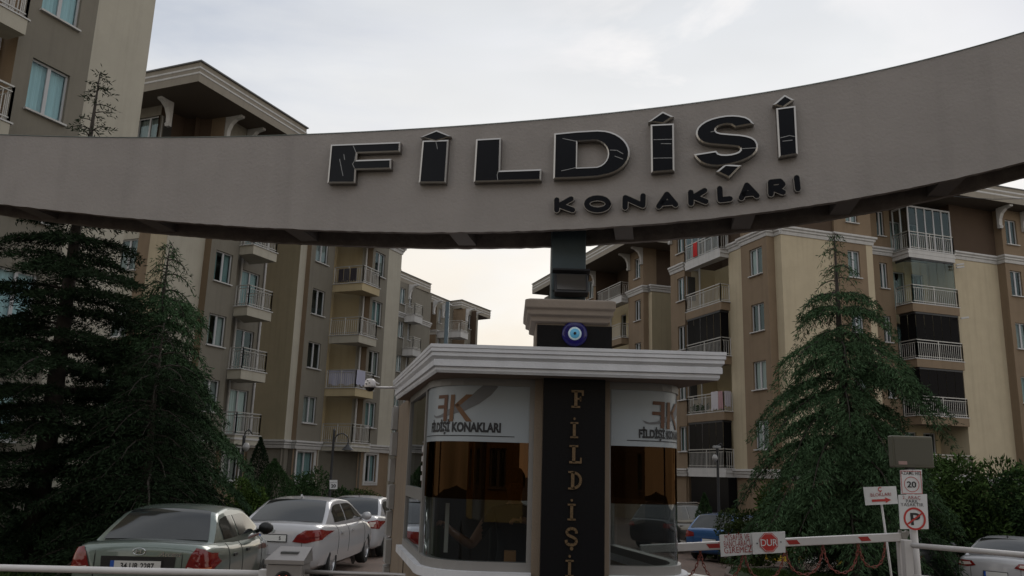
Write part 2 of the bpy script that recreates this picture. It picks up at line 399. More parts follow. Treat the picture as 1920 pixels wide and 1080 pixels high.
# ---- block on the left, second one (long block with two balcony columns)
aL = R(23); dL = unit2(aL); nL = V2((dL.y, -dL.x))
blkL = thing('apartment_block', 'long beige and brown apartment block behind the white cars, two balcony columns', 'apartment building')
C2 = dist_pt(680, 529, 45.5)
W2 = isect(C2, -nL, -.2208); B2 = isect(W2, -dL, -.2501); b1 = isect(B2, -nL, -.2555); b0 = isect(b1, -dL, -.2638)
o0 = isect(b0, -nL, -.325); oL = isect(b0, -nL, -.3056) * .93; p0 = isect(oL, -dL, -.3368); W1 = isect(p0 - dL * 1.3, nL, -.34)
A1 = isect(W1, -dL, -.3749); a1 = isect(A1, -nL, -.3829); KB = isect(a1, -dL, -.4306)
F1 = isect(KB, -nL, -.4516); F2 = isect(KB, -nL, -.4662); F3 = isect(KB, -nL, -.56)
E1 = isect(C2 - nL * .5, dL, -.1734); E2 = isect(E1, dL, -.1539); E3 = isect(E2, dL, -.1376)
e_p = isect(E1, -nL, -.1799); e_c = isect(E1, -nL, -.1864); e_i = isect(E1, -nL, -.2177)
ZL = [3.03 + 2.9 * i for i in range(5)]; fl = ZL[:4]; ZB = ZL[4]; ZG = -1.2; ZT = 17.45
def azs(*q): return tuple(sorted((azm(*q[0]), azm(*q[1]))))
win1 = azs((403, 498), (435.5, 498)); win2 = azs((584, 577), (608, 577)); win3 = azs((698, 577), (717, 577)); winF = azs((223, 470), (258, 470))
lo = ZL[0] - .4
up = [ZL[0]] + ZL[1:4]
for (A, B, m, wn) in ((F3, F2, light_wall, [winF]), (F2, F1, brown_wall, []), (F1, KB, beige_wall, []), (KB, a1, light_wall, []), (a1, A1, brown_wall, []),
                      (A1, W1, lit_brown, [win1]), (p0 - dL * 1.6, oL, lit_brown, [(-.333, -.311, .08, 2.2)]), (o0, b0, olive_wall, []), (b0, b1, light_wall, []), (b1, B2, brown_wall, []),
                      (B2, W2, lit_brown, [win2]), (e_i, e_c, cream_wall, []), (e_c, e_p, light_wall, []), (e_p, E1, brown_wall, []), (E1, E2, lit_brown, [win3]), (E2, E3, light_wall, [])):
    bay(blkL, A, B, lo, ZB, m, wn, fl)
wall(blkL, W1, p0 - dL * 1.6, lo, ZB, light_wall)
q2 = e_i - dL * ((e_i - W2).dot(dL) - .1)
wall(blkL, q2, e_i, lo, ZB, cream_wall, [(.35, 1.15, f + .08, f + 2.2) for f in fl])
for f in fl: window(blkL, q2 + dL * .35, dL, nL, f + .08, .8, 2.12, 1, False, cur=5)
wall(blkL, W2, q2, lo, ZB, cream_wall)
Eb = E3 - nL * 9; wall(blkL, E3, Eb, ZG, ZT, light_wall)
# ground floor, set back a little
off = lambda p, k=.12: p - nL * k
gw = azs((548, 880), (578, 880)); gw2 = azs((668, 880), (693, 880))
gpts = [F3, KB, A1 - nL * .5, W1 - nL * .5, o0, b0, B2, W2]
for A, B in ((F3 + dL * .12, KB + dL * .12), (off(KB), off(a1)), (off(A1), off(W1)), (a1 - nL * .5 + dL * .12, A1 + dL * .12), (off(p0 - dL * 1.6), off(oL)), (o0 + dL * .12 - nL * .3, b0 + dL * .12), (off(b0), off(b1)), (b1 + dL * .12 - nL * .3, B2 + dL * .12), (off(B2), off(W2)), (e_i + dL * .12 - nL * .3, E1 + dL * .12), (off(E1), off(E3))):
    w_ = []
    if (A - off(B2)).length < .01: w_ = [(-.2475, -.2275)]
    if (A - off(E1)).length < .01: w_ = [(-.1665, -.1535)]
    if (A - off(p0 - dL * 1.6)).length < .01: w_ = [(-.333, -.315)]
    bay(blkL, A, B, ZG, lo, brown_wall if w_ else lit_brown, w_, [0], 1.0, 2.5)
    d_ = (B - A).normalized(); n_ = V2((d_.y, -d_.x))
    for wv in w_:      # broad white surround round each ground floor window
        s0 = isect(A, d_, wv[0]); s1 = isect(A, d_, wv[1]); t = MB()
        P3 = lambda p, z, k=.05: (p.x + n_.x * k, p.y + n_.y * k, z)
        for (pa, pb, za, zb) in ((s0 - d_ * .18, s0, .82, 2.68), (s1, s1 + d_ * .18, .82, 2.68), (s0, s1, 2.5, 2.68), (s0, s1, .82, 1.0)):
            t.prism([P3(pa, za), P3(pb, za), P3(pb, zb), P3(pa, zb)], [P3(pa, za, .001), P3(pb, za, .001), P3(pb, zb, .001), P3(pa, zb, .001)])
        t.build('window_surround', moulding, blkL)
band(blkL, [F3, KB, a1, A1, W1], lo, .42); band(blkL, [o0, b0, b1, B2, W2], lo, .42); band(blkL, [e_i, E1, E3, Eb], lo, .42)
band(blkL, [F3, KB, a1, A1, W1, p0 - dL * 1.6], ZB - .05); band(blkL, [o0, b0, b1, B2, W2], ZB - .05); band(blkL, [E1, E3, Eb], ZB - .05)
for i, f in enumerate(ZL):
    last = i == 4
    oa = isect(W1 + dL * .05, nL, -.3224); ob = isect(oa, dL, -.2925)
    balcony(blkL, W1 + dL * .05, oa, ob, ob - nL * 1.6, f, light_wall, rail=not (i == 0 and False), band=i in (0, 4))
    oa2 = C2; ob2 = isect(C2, dL, -.1625)
    balcony(blkL, W2 + dL * .05, oa2, ob2, ob2 - nL * .55, f, cream_wall if i % 2 else light_wall, band=i in (0, 4))
pipe(blkL, oL + nL * .07 - dL * .03, lo, ZB); pipe(blkL, e_p - dL * .12, lo, ZB); pipe(blkL, p0 + nL * .12, lo, ZB)
# top floor, dark and set back, under the overhanging roofs
ia = lambda p: p - nL * .25
bay(blkL, F3 + dL * .2, KB - nL * 1.6 + dL * .2, ZB, ZT, lit_brown, [azs((258, 232), (300, 230))], [ZB], cur=5)
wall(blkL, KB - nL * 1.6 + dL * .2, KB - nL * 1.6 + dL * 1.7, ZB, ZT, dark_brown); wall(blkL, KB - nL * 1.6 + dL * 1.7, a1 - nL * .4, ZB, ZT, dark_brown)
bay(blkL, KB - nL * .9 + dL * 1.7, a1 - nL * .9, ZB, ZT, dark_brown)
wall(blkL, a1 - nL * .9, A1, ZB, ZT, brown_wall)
bay(blkL, A1, W1, ZB, ZT, lit_brown, [azs((452, 250), (476, 250))], [ZB]); wall(blkL, W1, W1 - nL * 2.4, ZB, ZT, dark_brown)
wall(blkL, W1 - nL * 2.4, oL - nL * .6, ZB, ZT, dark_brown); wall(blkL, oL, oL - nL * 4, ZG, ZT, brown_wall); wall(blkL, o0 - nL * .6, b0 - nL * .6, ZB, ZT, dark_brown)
wall(blkL, b0 - nL * .6, b1 - nL * .6, ZB, ZT, dark_brown); wall(blkL, b1 - nL * .6, B2, ZB, ZT, brown_wall); bay(blkL, B2, W2, ZB, ZT, lit_brown, [win2], [ZB])
wall(blkL, W2, e_i, ZB, ZT, dark_brown); wall(blkL, e_i, E1, ZB, ZT, brown_wall); bay(blkL, E1, E2, ZB, ZT, lit_brown, [win3], [ZB]); wall(blkL, E2, E3 - nL * .3, ZB, ZT, lit_brown)
rc = V2((-13.45, 32.4)); rl = rc + dL * 7.4
roof_slab(blkL, [rc, rl, rl - nL * 10, rc - nL * 10], ZT, ZT + .95)
r2a = b0 + nL * .7 - dL * .6; r2b = E3 + nL * .3 + dL * .1
roof_slab(blkL, [rl - nL * 1.6 + dL * .1, r2a - nL * 1.2 - dL * .1, r2a - nL * 9, rl - nL * 9.5 + dL * .1], ZT, ZT + .9)
roof_slab(blkL, [r2a, V2(E1) + nL * .9 - dL * 2.2, V2(E1) + nL * .9 + dL * .4 - nL * 0, E3 - nL * 1.4, E3 - nL * 9, r2a - nL * 9], ZT + .02, ZT + .92)
bracket(blkL, isect(F3 + dL * .2, nL, azm(318, 235)), -dL, ZT)
bracket(blkL, A1 + dL * .15, nL, ZT, reach=.9); bracket(blkL, W1 - dL * .15, nL, ZT, reach=.9)

# ---- nearest block, top left corner
blkA = thing('apartment_block', 'nearest grey brown block cut by the left edge, one blue curtained window above the arch', 'apartment building')
PA = dist_pt(62, 110, 24.5); zA = 1.75 + 24.5 * .372
aE = isect(PA, dL, azm(275, 127)); aM = isect(PA, dL, azm(167, 127)); a0_ = isect(PA, -dL, azm(25, 127))
levA = [zA - .95 - 2.9 * k for k in range(-2, 4)]
wA = azs((62, 110), (137, 110))
bay(blkA, a0_, aM, -1.2, 22, lit_brown, [wA], levA, .95, 2.42, cur=6)
bay(blkA, aM, aE, -1.2, 22, light_wall)
aEb = aE - nL * 9; wall(blkA, aE, aEb, -1.2, 22, light_wall)
aI = a0_ - nL * 1.5; wall(blkA, aI, a0_, -1.2, 22, brown_wall); wall(blkA, aI - dL * 5, aI, -1.2, 22, cream_wall); pipe(blkA, aI + nL * .9 - dL * .1, -1, 22)
cap(blkA, [aE, a0_, aI, aI - dL * 5, aI - dL * 5 - nL * 8, aEb], 22, roof_edge, 'roof')
oA = isect(a0_ + nL * .55, -dL, azm(27, 185))
for f in levA[1:]:
    balcony(blkA, oA - nL * 2.0 - dL * 3, oA - dL * 3, oA, oA - nL * .7, f + .12, light_wall)

# ---- far block beyond the white cars
blkC = thing('apartment_block', 'farthest apartment block rising behind the gatehouse roof, brackets under its eaves', 'apartment building')
c0 = V2((-10.2, 66.0)); q = lambda u, v: c0 + dL * u + nL * v
u1 = 9.0
zc = [3.0 + 2.9 * i for i in range(5)]; zcb = 14.55; zct = 17.45
def azw(a, b, y): return azs((a, y), (b, y))
bay(blkC, q(-1, -.7), q(u1, -.7), -1.2, zct, lit_brown, [azw(750.5, 760, 560), azw(763, 768, 640)], zc)
wall(blkC, q(u1, -.7), q(u1, -3.2), -1.2, zct, dark_brown); 
bay(blkC, q(u1, -3.2), q(u1 + 7.5, -3.2), zcb, zct, dark_brown); bay(blkC, q(u1, -3.0), q(u1 + 7.5, -3.0), -1.2, zcb - .4, cream_wall)
G0 = q(u1 + 3.4, -1.9)
wall(blkC, q(u1 + 3.4, -3.2), G0, -1.2, zct, brown_wall); bay(blkC, G0, q(u1 + 8.2, -1.9), -1.2, zct, lit_brown, [azw(815, 827, 600)], zc)
H0 = q(u1 + 8.2, .1)
wall(blkC, q(u1 + 8.2, -2), H0 - nL * .1, -1.2, zct, dark_brown)
H1 = isect(q(0, -.55), dL, azm(872, 610)); H2 = isect(H1, dL, azm(896, 610))
bay(blkC, H1, H2, -1.2, zct, lit_brown, [azw(878, 886, 605)], zc); wall(blkC, isect(H1, -nL, azm(840, 610)), H1, -1.2, zct, brown_wall); wall(blkC, H2, H2 - nL * 8, -1.2, zct, lit_brown)
wall(blkC, q(u1 + 7, -3.3), q(u1 + 14, -3.3), -1.2, zct, dark_brown)
band(blkC, [q(-1, -.7), q(u1, -.7)], zcb - .2); band(blkC, [q(u1 + 3.4, -3), G0, q(u1 + 8.2, -1.9)], zcb - .2)
R1a = V2((-9.44, 69.59)); Rb = V2((-7.4, 74.09)); dC = (Rb - R1a).normalized(); nC = V2((dC.y, -dC.x))
roof_slab(blkC, [R1a - dC * 6, Rb, Rb - nC * 9, R1a - dC * 6 - nC * 9], zct, zct + .9)
Rc = V2((-6.66, 82.0)); Rd = V2((-4.93, 80.7)); Re = V2((-2.18, 86.12))
roof_slab(blkC, [Rb - nC * 1.9 + dC * .1, Rb - nC * 1.9 + dC * 8, Rb - nC * 9 + dC * 8, Rb - nC * 9 + dC * .1], zct, zct + .85)
roof_slab(blkC, [Rd, Re, Re + (Rc - Rd) * 4, Rd + (Rc - Rd) * 4], zct, zct + .88)
for p in (isect(q(0, -.7), dL, azm(766, 570)), isect(G0, dL, azm(812, 590)), isect(G0, dL, azm(829, 600)), isect(H1, dL, azm(874, 600)), isect(H1, dL, azm(888, 610))): bracket(blkC, p, nL, zct, 1.3, .25, .95)
cb = isect(q(0, .35), dL, azm(777, 600)); cb2 = isect(cb, dL, azm(792, 600))
for f in (zcb, zcb - 2.9): balcony(blkC, cb - nL * 1.0, cb, cb2, cb2 - nL * 2.4, f + .1, moulding, drop=.6)
cb = isect(q(0, .6), dL, azm(864, 620)); cb2 = isect(cb, dL, azm(878, 620))
for f in (zcb, zcb - 2.9): balcony(blkC, cb - nL * 2.6, cb, cb2, cb2 - nL * 1.0, f + .1, moulding, drop=.6)
roofbox = MB().box(-.9, .9, -.9, .9, 0, .5, M=Matrix.Translation((R1a.x - 1.2, R1a.y + .6, zct + .9))).build('roof_hatch', mat('hatch_red', (.16, .06, .05), .7), blkC)

# ---- blocks on the right
d1 = unit2(R(71.6)); d2 = unit2(R(-18.4))
ZR = [2.25 + 2.9 * i for i in range(5)]; fr = ZR[:4]; ZRB = ZR[4]; ZRT = 16.75; ZRG = -1.6; lr = ZR[0] - .42
def left_face(bld, CR, az, wins, beige, col_end):
    """far to near: far bay, loggia with balcony, strip, window bay, strip, corner. az dict of sight lines"""
    S1 = isect(CR, d1, az['side']); S0 = isect(S1, -d2, az['strip']); Q1 = S0 - d1 * .15; Q0 = isect(Q1, -d2, az['win']); T1 = isect(Q0, d1, az['ret']); K = isect(T1, -d2, az['K'])
    M0 = isect(CR + d1 * .35, d2, az['bay']); M1 = isect(M0, d2, az['bayfar']); I = isect(M0, d1, az['inner'])
    J = I - d2 * ((I - S1).dot(d2) - .1) if (I - S1).dot(d2) > 0 else I
    mb = isect(M0, d1, az['bay'] + .018); mc = isect(M0, d1, az['bay'] + .009)
    up_ = [ZR[i] for i in range(4)]
    bay(bld, M1, M0, lr, ZRB, brown_wall, wins[:1], up_)
    wall(bld, M1 + d1 * 4, M1, ZRG, ZRT, dark_brown)
    wall(bld, M0, mc, lr, ZRB, brown_wall); wall(bld, mc, mb, lr, ZRB, beige_wall); wall(bld, mb, I, lr, ZRB, cream_wall)
    wall(bld, I, J, lr, ZRB, cream_wall, [((I - J).length * .35, (I - J).length * .35 + .85, f + .08, f + 2.2) for f in up_])
    for f in up_: window(bld, I - d2 * ((I - J).length * .35), -d2, -d1, f + .08, .85, 2.12, 1, False)
    wall(bld, J, S1 + d2 * .1, lr, ZRB, cream_wall)
    bay(bld, S1 + d2 * .1, S0, lr, ZRB, beige); wall(bld, S0, Q1, lr, ZRB, brown_wall)
    bay(bld, Q1, Q0, lr, ZRB, brown_wall, wins[1:2], up_); wall(bld, Q0, T1, lr, ZRB, brown_wall); bay(bld, T1, K, lr, ZRB, beige)
    g = lambda p: p + d1 * .12
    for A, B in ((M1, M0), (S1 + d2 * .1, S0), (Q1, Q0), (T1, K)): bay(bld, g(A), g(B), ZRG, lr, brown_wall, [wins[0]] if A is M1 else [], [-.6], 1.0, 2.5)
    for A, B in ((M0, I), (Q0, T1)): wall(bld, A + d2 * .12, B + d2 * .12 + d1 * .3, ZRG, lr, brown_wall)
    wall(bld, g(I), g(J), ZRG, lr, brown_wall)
    band(bld, [M1, M0, I], lr); band(bld, [S1 + d2 * .1, S0, Q1, Q0, T1, K], lr)
    band(bld, [M1, M0, mb], ZRB - .15); band(bld, [S1 + d2 * .1, S0, Q1, Q0, T1, K], ZRB - .15)
    pipe(bld, mb - d2 * .12, lr, ZRB)
    # top floor
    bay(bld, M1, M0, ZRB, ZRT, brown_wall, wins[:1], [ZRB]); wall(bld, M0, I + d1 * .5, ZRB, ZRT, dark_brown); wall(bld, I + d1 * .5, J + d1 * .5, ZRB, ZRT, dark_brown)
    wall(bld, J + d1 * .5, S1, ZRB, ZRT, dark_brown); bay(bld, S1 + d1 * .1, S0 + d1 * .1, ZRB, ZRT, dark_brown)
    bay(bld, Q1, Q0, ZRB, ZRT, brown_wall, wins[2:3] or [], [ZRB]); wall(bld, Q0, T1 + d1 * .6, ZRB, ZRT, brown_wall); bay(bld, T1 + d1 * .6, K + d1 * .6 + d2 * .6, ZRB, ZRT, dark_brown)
    oA = CR; oB = isect(CR, d2, az['bay'] + .0015)
    bracket(bld, M0 + d2 * .15, -d1, ZRT, reach=.9); bracket(bld, M1 - d2 * .15, -d1, ZRT, reach=.9)
    bracket(bld, Q1 - d2 * .15, -d1, ZRT, reach=.8); bracket(bld, Q0 + d2 * .15, -d1, ZRT, reach=.8)
    return dict(S1=S1, S0=S0, Q0=Q0, K=K, M0=M0, M1=M1, I=I, oA=oA, oB=oB, T1=T1)
blkR = thing('apartment_block', 'tan and brown apartment block on the right behind the cedar, with glazed balconies', 'apartment building')
CR = dist_pt(1352, 566, 44.7)
gR = left_face(blkR, CR, dict(side=.2690, strip=.2864, win=.3162, ret=.3254, K=.3340, bay=.2121, bayfar=.1955, inner=.2501),
               [azs((1270, 542), (1284, 542)), azs((1405, 491), (1429, 491)), azs((1405, 440), (1430, 440))], beige_wall, None)
def rbal(g, i, glaze=None, rail=True):
    z = ZR[i]
    return balcony(blkR if g is gR else blkR1, g['S1'] + d2 * .06, g['oA'], g['oB'], g['oB'] + d1 * .38, z, moulding if i in (0, 4) else brown_wall, glaze=glaze, zc=z + 2.45, rail=rail, band=i in (0, 4))
rbal(gR, 0, smoke_m); rbal(gR, 1); rbal(gR, 2, smoke_m); rbal(gR, 3); rbal(gR, 4, pane_m)
gl = MB(); a_, b_ = gR['oA'] + d1 * .15, gR['oB'] + d1 * .15
gl.quad((a_.x, a_.y, -1), (b_.x, b_.y, -1), (b_.x, b_.y, lr), (a_.x, a_.y, lr)); c_ = a_ + d1 * .5; gl.quad((a_.x, a_.y, -1), (c_.x, c_.y, -1), (c_.x, c_.y, lr), (a_.x, a_.y, lr)); gl.build('glass_panel', smoke_m, blkR)
railing_mesh([gR['S1'], gR['oA'], gR['oB']], -.95, .95).build('railing', metal_w, blkR)
K = gR['K']
X1 = isect(K, d1, .3995); X1b = X1 - d2 * .12; X2 = isect(X1b, d1, .4400); X2b = isect(X2, d1, .4478); X3 = X2b + d2 * 1.3; X4 = isect(X3, d1, .4716)
OA = isect(X4 + d1 * .02, -d2, azm(1704, 475)); OB = isect(OA, d1, .5502); X5 = OB + d2 * .12; X6 = isect(X5, d1, .6022); X7 = isect(X6, -d2, .6122); X8 = isect(X7, d1, .80)
LB0 = X4; LB1 = X4 + d2 * .8; LB2 = LB1 + d1 * ((X5 - LB1).dot(d1))
wX = azs((1586, 420), (1608, 420)); wX3 = azs((1645, 440), (1659, 440)); wX8 = azs((1894, 515), (1915, 515)); wX8b = (.690, .715)
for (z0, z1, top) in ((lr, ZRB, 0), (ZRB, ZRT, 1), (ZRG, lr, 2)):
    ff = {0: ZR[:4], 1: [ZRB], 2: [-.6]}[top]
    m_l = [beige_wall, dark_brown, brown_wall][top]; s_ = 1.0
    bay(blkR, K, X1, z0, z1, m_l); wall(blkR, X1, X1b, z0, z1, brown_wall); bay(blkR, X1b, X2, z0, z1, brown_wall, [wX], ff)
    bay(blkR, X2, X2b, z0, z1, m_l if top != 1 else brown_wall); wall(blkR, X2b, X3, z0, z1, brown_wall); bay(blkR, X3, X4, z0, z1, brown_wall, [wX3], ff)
    wall(blkR, LB0, LB1, z0, z1, cream_wall if top == 0 else dark_brown); L_len = (LB2 - LB1).length
    wall(blkR, LB1, LB2, z0, z1, cream_wall if top == 0 else dark_brown, [(a, a + .85, f + .08, f + 2.2) for f in ff for a in (.7, 2.0)])
    for f in ff:
        for a in (.7, 2.0): window(blkR, LB1 + d1 * a, d1, -d2, f + .08, .85, 2.12, 1, False)
    wall(blkR, LB2, X5, z0, z1, m_l); bay(blkR, X5, X6, z0, z1, m_l); wall(blkR, X6, X7, z0, z1, brown_wall); bay(blkR, X7, X8, z0, z1, brown_wall, [wX8, wX8b], ff)
for zz in (lr, ZRB - .15):
    band(blkR, [gR['T1'], K, X1, X1b, X2, X2b, X2b + d2 * .3], zz) if zz == lr else band(blkR, [K - d1 * .0, X1, X1b, X2, X2b, X2b + d2 * .3], zz)
    band(blkR, [X3, X4], zz); band(blkR, [X5, X6, X7, X8], zz)
for i, z in enumerate(ZR):
    gz = [None, smoke_m, smoke_m, pane_m, pane_m][i]
    balcony(blkR, X4 + d1 * .03, OA, OB, OB + d2 * .12, z, moulding if i in (0, 4) else brown_wall, glaze=gz, zc=z + 2.45, band=i in (0, 4), frameless=i == 3)
    if i in (2, 3, 4): MB().bar((OB.x - .1, OB.y - .25, z + (2.3 if i < 4 else -.75)), (OB.x + .28, OB.y - .3, z + (2.36 if i < 4 else -.7)), .10, .09).build('spotlight', moulding, blkR)
roof_slab(blkR, [X1 - d2 * 1.2, X8 - d2 * 1.2 + d1 * 1, X8 + d2 * 9, K + d2 * 9 + d1 * 3, K + d1 * .2 + d2 * 2, K + d1 * .2 - d2 * .9], ZRT, ZRT + .9)
roof_slab(blkR, [gR['M1'] - d1 * 1.1, gR['Q0'] - d1 * 1.1, gR['Q0'] + d1 * .1, K + d1 * .1 + d2 * 2.2, K + d1 * .1 + d2 * 9, gR['M1'] + d1 * 9], ZRT + .01, ZRT + .88)
for a in (wX8[0] - .008, wX8[1] + .008): bracket(blkR, isect(X7, d1, a), -d2, ZRT, reach=.9)
blkR1 = thing('apartment_block', 'tan apartment block seen between the dark post and the nearer right block', 'apartment building')
CR1 = dist_pt(1165, 560, 56.5)
gR1 = left_face(blkR1, CR1, dict(side=azm(1180, 560), strip=azm(1182, 560), win=azm(1206.5, 560), ret=azm(1216, 560), K=azm(1222, 560), bay=azm(1117, 570), bayfar=azm(1098, 570), inner=azm(1145, 590)),
                [azs((1103, 575), (1112, 575)), azs((1190, 575), (1201, 575)), azs((1190, 505), (1200, 505))], beige_wall, None)
K1 = gR1['K']; wall(blkR1, K1, K1 + d1 * 4.5, lr, ZRB, olive_wall); wall(blkR1, K1 + d2 * .5, K1 + d1 * 4.5 + d2 * .5, ZRB, ZRT, dark_brown); wall(blkR1, K1 + d2 * .12, K1 + d1 * 4.5 + d2 * .12, ZRG, lr, brown_wall)
band(blkR1, [gR1['T1'], K1, K1 + d1 * 4.5], ZRB - .15)
for i in range(5): rbal(gR1, i)
roof_slab(blkR1, [gR1['M1'] - d1 * 1.5 + d2 * 8, gR1['Q0'] - d1 * 1.5 - d2 * 1.6, gR1['Q0'] + d1 * 6 - d2 * 1.6, gR1['M1'] + d1 * 9 + d2 * 8], ZRT, ZRT + .9)
bay(blkR1, gR1['M1'] + d2 * 9, gR1['M1'] + d2 * .1, ZRG, ZRT, lit_brown)

# ---- block behind the viewer, seen only in the gatehouse glass
blkB = thing('apartment_block', 'ochre apartment block across the street, mirrored in the gatehouse window', 'apartment building')
ochre = mat('ochre_stucco', (.52, .34, .12), .9, noise=.06, nscale=1)
for (x0, x1, m, yy) in ((12, 4.5, light_wall, -19), (4.5, .6, brown_wall, -18.6), (.6, -1.5, ochre, -18), (-1.5, -2.6, brown_wall, -18.4), (-2.6, -7, light_wall, -19), (-7, -12, ochre, -18.4)):
    A, B = V2((x0, yy)), V2((x1, yy)); Ln = abs(x1 - x0); hol = [(Ln * .3, Ln * .7, f + .9, f + 2.3) for f in (.3, 3.2, 6.1, 9, 11.9)]
    wall(blkB, B, A, -.5, 15, m, hol, flip=True)
    for h in hol: window(blkB, B + V2((1, 0)) * h[0], V2((1, 0)), V2((0, 1)), h[2], h[1] - h[0], 1.4, 3)
cap(blkB, [V2((12, -19)), V2((12, -26)), V2((-12, -26)), V2((-12, -19))], 15, roof_edge, 'roof')
# ---------------------------------------------------------------- ground, kerbs, paving
def brick_ground():
    m = bpy.data.materials.new('block_paving'); m.use_nodes = True; t = m.node_tree; b = t.nodes['Principled BSDF']; b.inputs['Roughness'].default_value = .85
    g = t.nodes.new('ShaderNodeNewGeometry'); br = t.nodes.new('ShaderNodeTexBrick'); br.inputs['Scale'].default_value = 5; br.inputs['Mortar Size'].default_value = .02
    br.inputs['Color1'].default_value = (.17, .105, .075, 1); br.inputs['Color2'].default_value = (.13, .09, .07, 1); br.inputs['Mortar'].default_value = (.06, .055, .05, 1)
    t.links.new(g.outputs['Position'], br.inputs['Vector'])
    n = t.nodes.new('ShaderNodeTexNoise'); n.inputs['Scale'].default_value = .8; n.inputs['Detail'].default_value = 6; t.links.new(g.outputs['Position'], n.inputs['Vector'])
    mr = t.nodes.new('ShaderNodeMapRange'); mr.inputs[3].default_value = .6; mr.inputs[4].default_value = 1.3; t.links.new(n.outputs[0], mr.inputs[0])
    v = t.nodes.new('ShaderNodeVectorMath'); v.operation = 'SCALE'; t.links.new(br.outputs[0], v.inputs[0]); t.links.new(mr.outputs[0], v.inputs[3]); t.links.new(v.outputs[0], b.inputs['Base Color'])
    return m
paving_m = brick_ground()
earth_m = mat('soil_and_lawn', (.035, .05, .018), .95, noise=.4, nscale=2, bump=.6, bscale=20)
def sheet(name, x0, x1, y0, y1, lift, m, nx=20, ny=40):
    b = MB(); xs = np.linspace(x0, x1, nx + 1); ys = np.linspace(y0, y1, ny + 1)
    b.v = [(float(x), float(y), ground(x, y) + lift) for y in ys for x in xs]
    for j in range(ny):
        for i in range(nx): a = j * (nx + 1) + i; b.f.append((a, a + 1, a + nx + 2, a + nx + 1)); b.m.append(0)
    return tag(b.build(name, m), kind='structure')
gb = MB(); xs = np.linspace(-75, 75, 76); ys = np.concatenate([np.linspace(-60, 0, 16), np.linspace(1, 60, 60), [90, 150, 300, 600]])
gb.v = [(float(x), float(y), ground(x, y)) for y in ys for x in xs]
for j in range(len(ys) - 1):
    for i in range(75): a = j * 76 + i; gb.f.append((a, a + 1, a + 77, a + 76)); gb.m.append(0)
tag(gb.build('ground', mat('asphalt', (.055, .052, .05), .95, noise=.2, nscale=3, bump=.5, bscale=90)), kind='structure')
sheet('road', -5.6, -1.9, 4, 60, .006, paving_m)
sheet('pavement', 1.9, 14, 7.5, 60, .006, paving_m)
sheet('lawn', -24, -5.75, 6, 31, .05, earth_m)
tri = [(5.6, 19.3), (7, 18.6), (9.2, 18.9), (11, 20.4), (11, 24), (8, 25.5), (6.2, 24), (5.5, 21.5)]
lb = MB(); lb.prism([(x, y, ground(x, y) + .12) for x, y in tri], [(x, y, ground(x, y) - .05) for x, y in tri]); tag(lb.build('tree_island', earth_m), kind='structure')
white_p = mat('white_road_paint', (.55, .54, .50), .8, noise=.15, nscale=6); yellow_p = mat('yellow_road_paint', (.55, .36, .03), .8, noise=.15, nscale=6); stone_m = mat('kerb_stone', (.13, .10, .085), .9, noise=.15, nscale=6)
def kerb(name, pts, mats, w=.16, h=.14, seg=1.0):
    root = tag(MB().box(-.02, .02, -.02, .02, -.3, -.25, M=Matrix.Translation((*pts[0], ground(*pts[0])))).build(name, stone_m), kind='structure')
    k = 0
    for a, c in zip(pts[:-1], pts[1:]):
        a, c = V2(a), V2(c); n = max(1, round((c - a).length / seg))
        for i in range(n):
            p, q_ = a.lerp(c, i / n + .006), a.lerp(c, (i + 1) / n - .006)
            b = MB(); b.bar((p.x, p.y, ground(p.x, p.y) + h / 2 - .02), (q_.x, q_.y, ground(q_.x, q_.y) + h / 2 - .02), w, h + .04)
            bevelled(b.build('kerb_stone', mats[k % len(mats)], root), .02); k += 1
kerb('striped_kerb', [(3.2, 21.6), (4.1, 20.7), (4.8, 19.8), (5.35, 18.6), (5.7, 17.2)], [yellow_p, white_p], .22, .16)
kerb('island_kerb', tri + tri[:1], [stone_m], .12, .16, 1.4)
kerb('far_kerb', [(9.5, 31.5), (14, 33.5)], [yellow_p, white_p], .22, .2, 1.5)
kerb('lawn_kerb', [(-5.68, 6), (-5.68, 31)], [stone_m], .12, .12, 1.2)

# ---------------------------------------------------------------- arched sign beam over the gate
beam_m = mat('grey_render', (.262, .238, .222), .9, noise=.10, nscale=1.5, bump=.35, bscale=40, streak=.09)
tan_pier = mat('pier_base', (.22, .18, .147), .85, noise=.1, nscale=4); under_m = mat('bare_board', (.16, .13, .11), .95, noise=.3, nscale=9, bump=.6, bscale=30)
steel_m = mat('slate_steel', (.055, .075, .085), .45, metal=.3, noise=.12, nscale=4)
YAW = R(10); BX = Vector((math.cos(YAW), -math.sin(YAW), 0)); BN = Vector((-math.sin(YAW), -math.cos(YAW), 0)); BP = at(1060, 440, 6.25)
bp = lambda px, py, o=0: onplane(px, py, BP + BN * o, BN)
def cr_interp(pts, n):
    xs_ = np.array([p[0] for p in pts], float); ys_ = np.array([p[1] for p in pts], float)
    co_ = np.polyfit((xs_ - 960) / 960, ys_, 6); xi = np.linspace(xs_[0], xs_[-1], n); return [(float(x), float(np.polyval(co_, (x - 960) / 960))) for x in xi]
topc = cr_interp([(-300, 238), (-150, 246), (0, 253), (200, 259), (400, 257.5), (566, 253), (724, 245), (862, 238), (956, 231), (1055, 223), (1186, 207.5), (1337, 189), (1450, 171), (1534, 157), (1649, 134), (1762, 107), (1863, 78), (1920, 60), (2080, 10), (2250, -50)], 220)
botc = cr_interp([(-300, 338), (-150, 362), (0, 382), (160, 400), (292, 413), (474, 426), (700, 433.5), (880, 435), (1042, 431), (1253, 417), (1382, 403), (1540, 383), (1672, 361), (1762, 338), (1920, 304), (2080, 258), (2250, 200)], 220)
beam = thing('arched_sign_beam', 'grey rendered arched beam with the black lettering, spanning the gate', 'gate beam', bp(1060, 440))
bi = Matrix.Translation(-beam.location)
jit = random.Random(5)
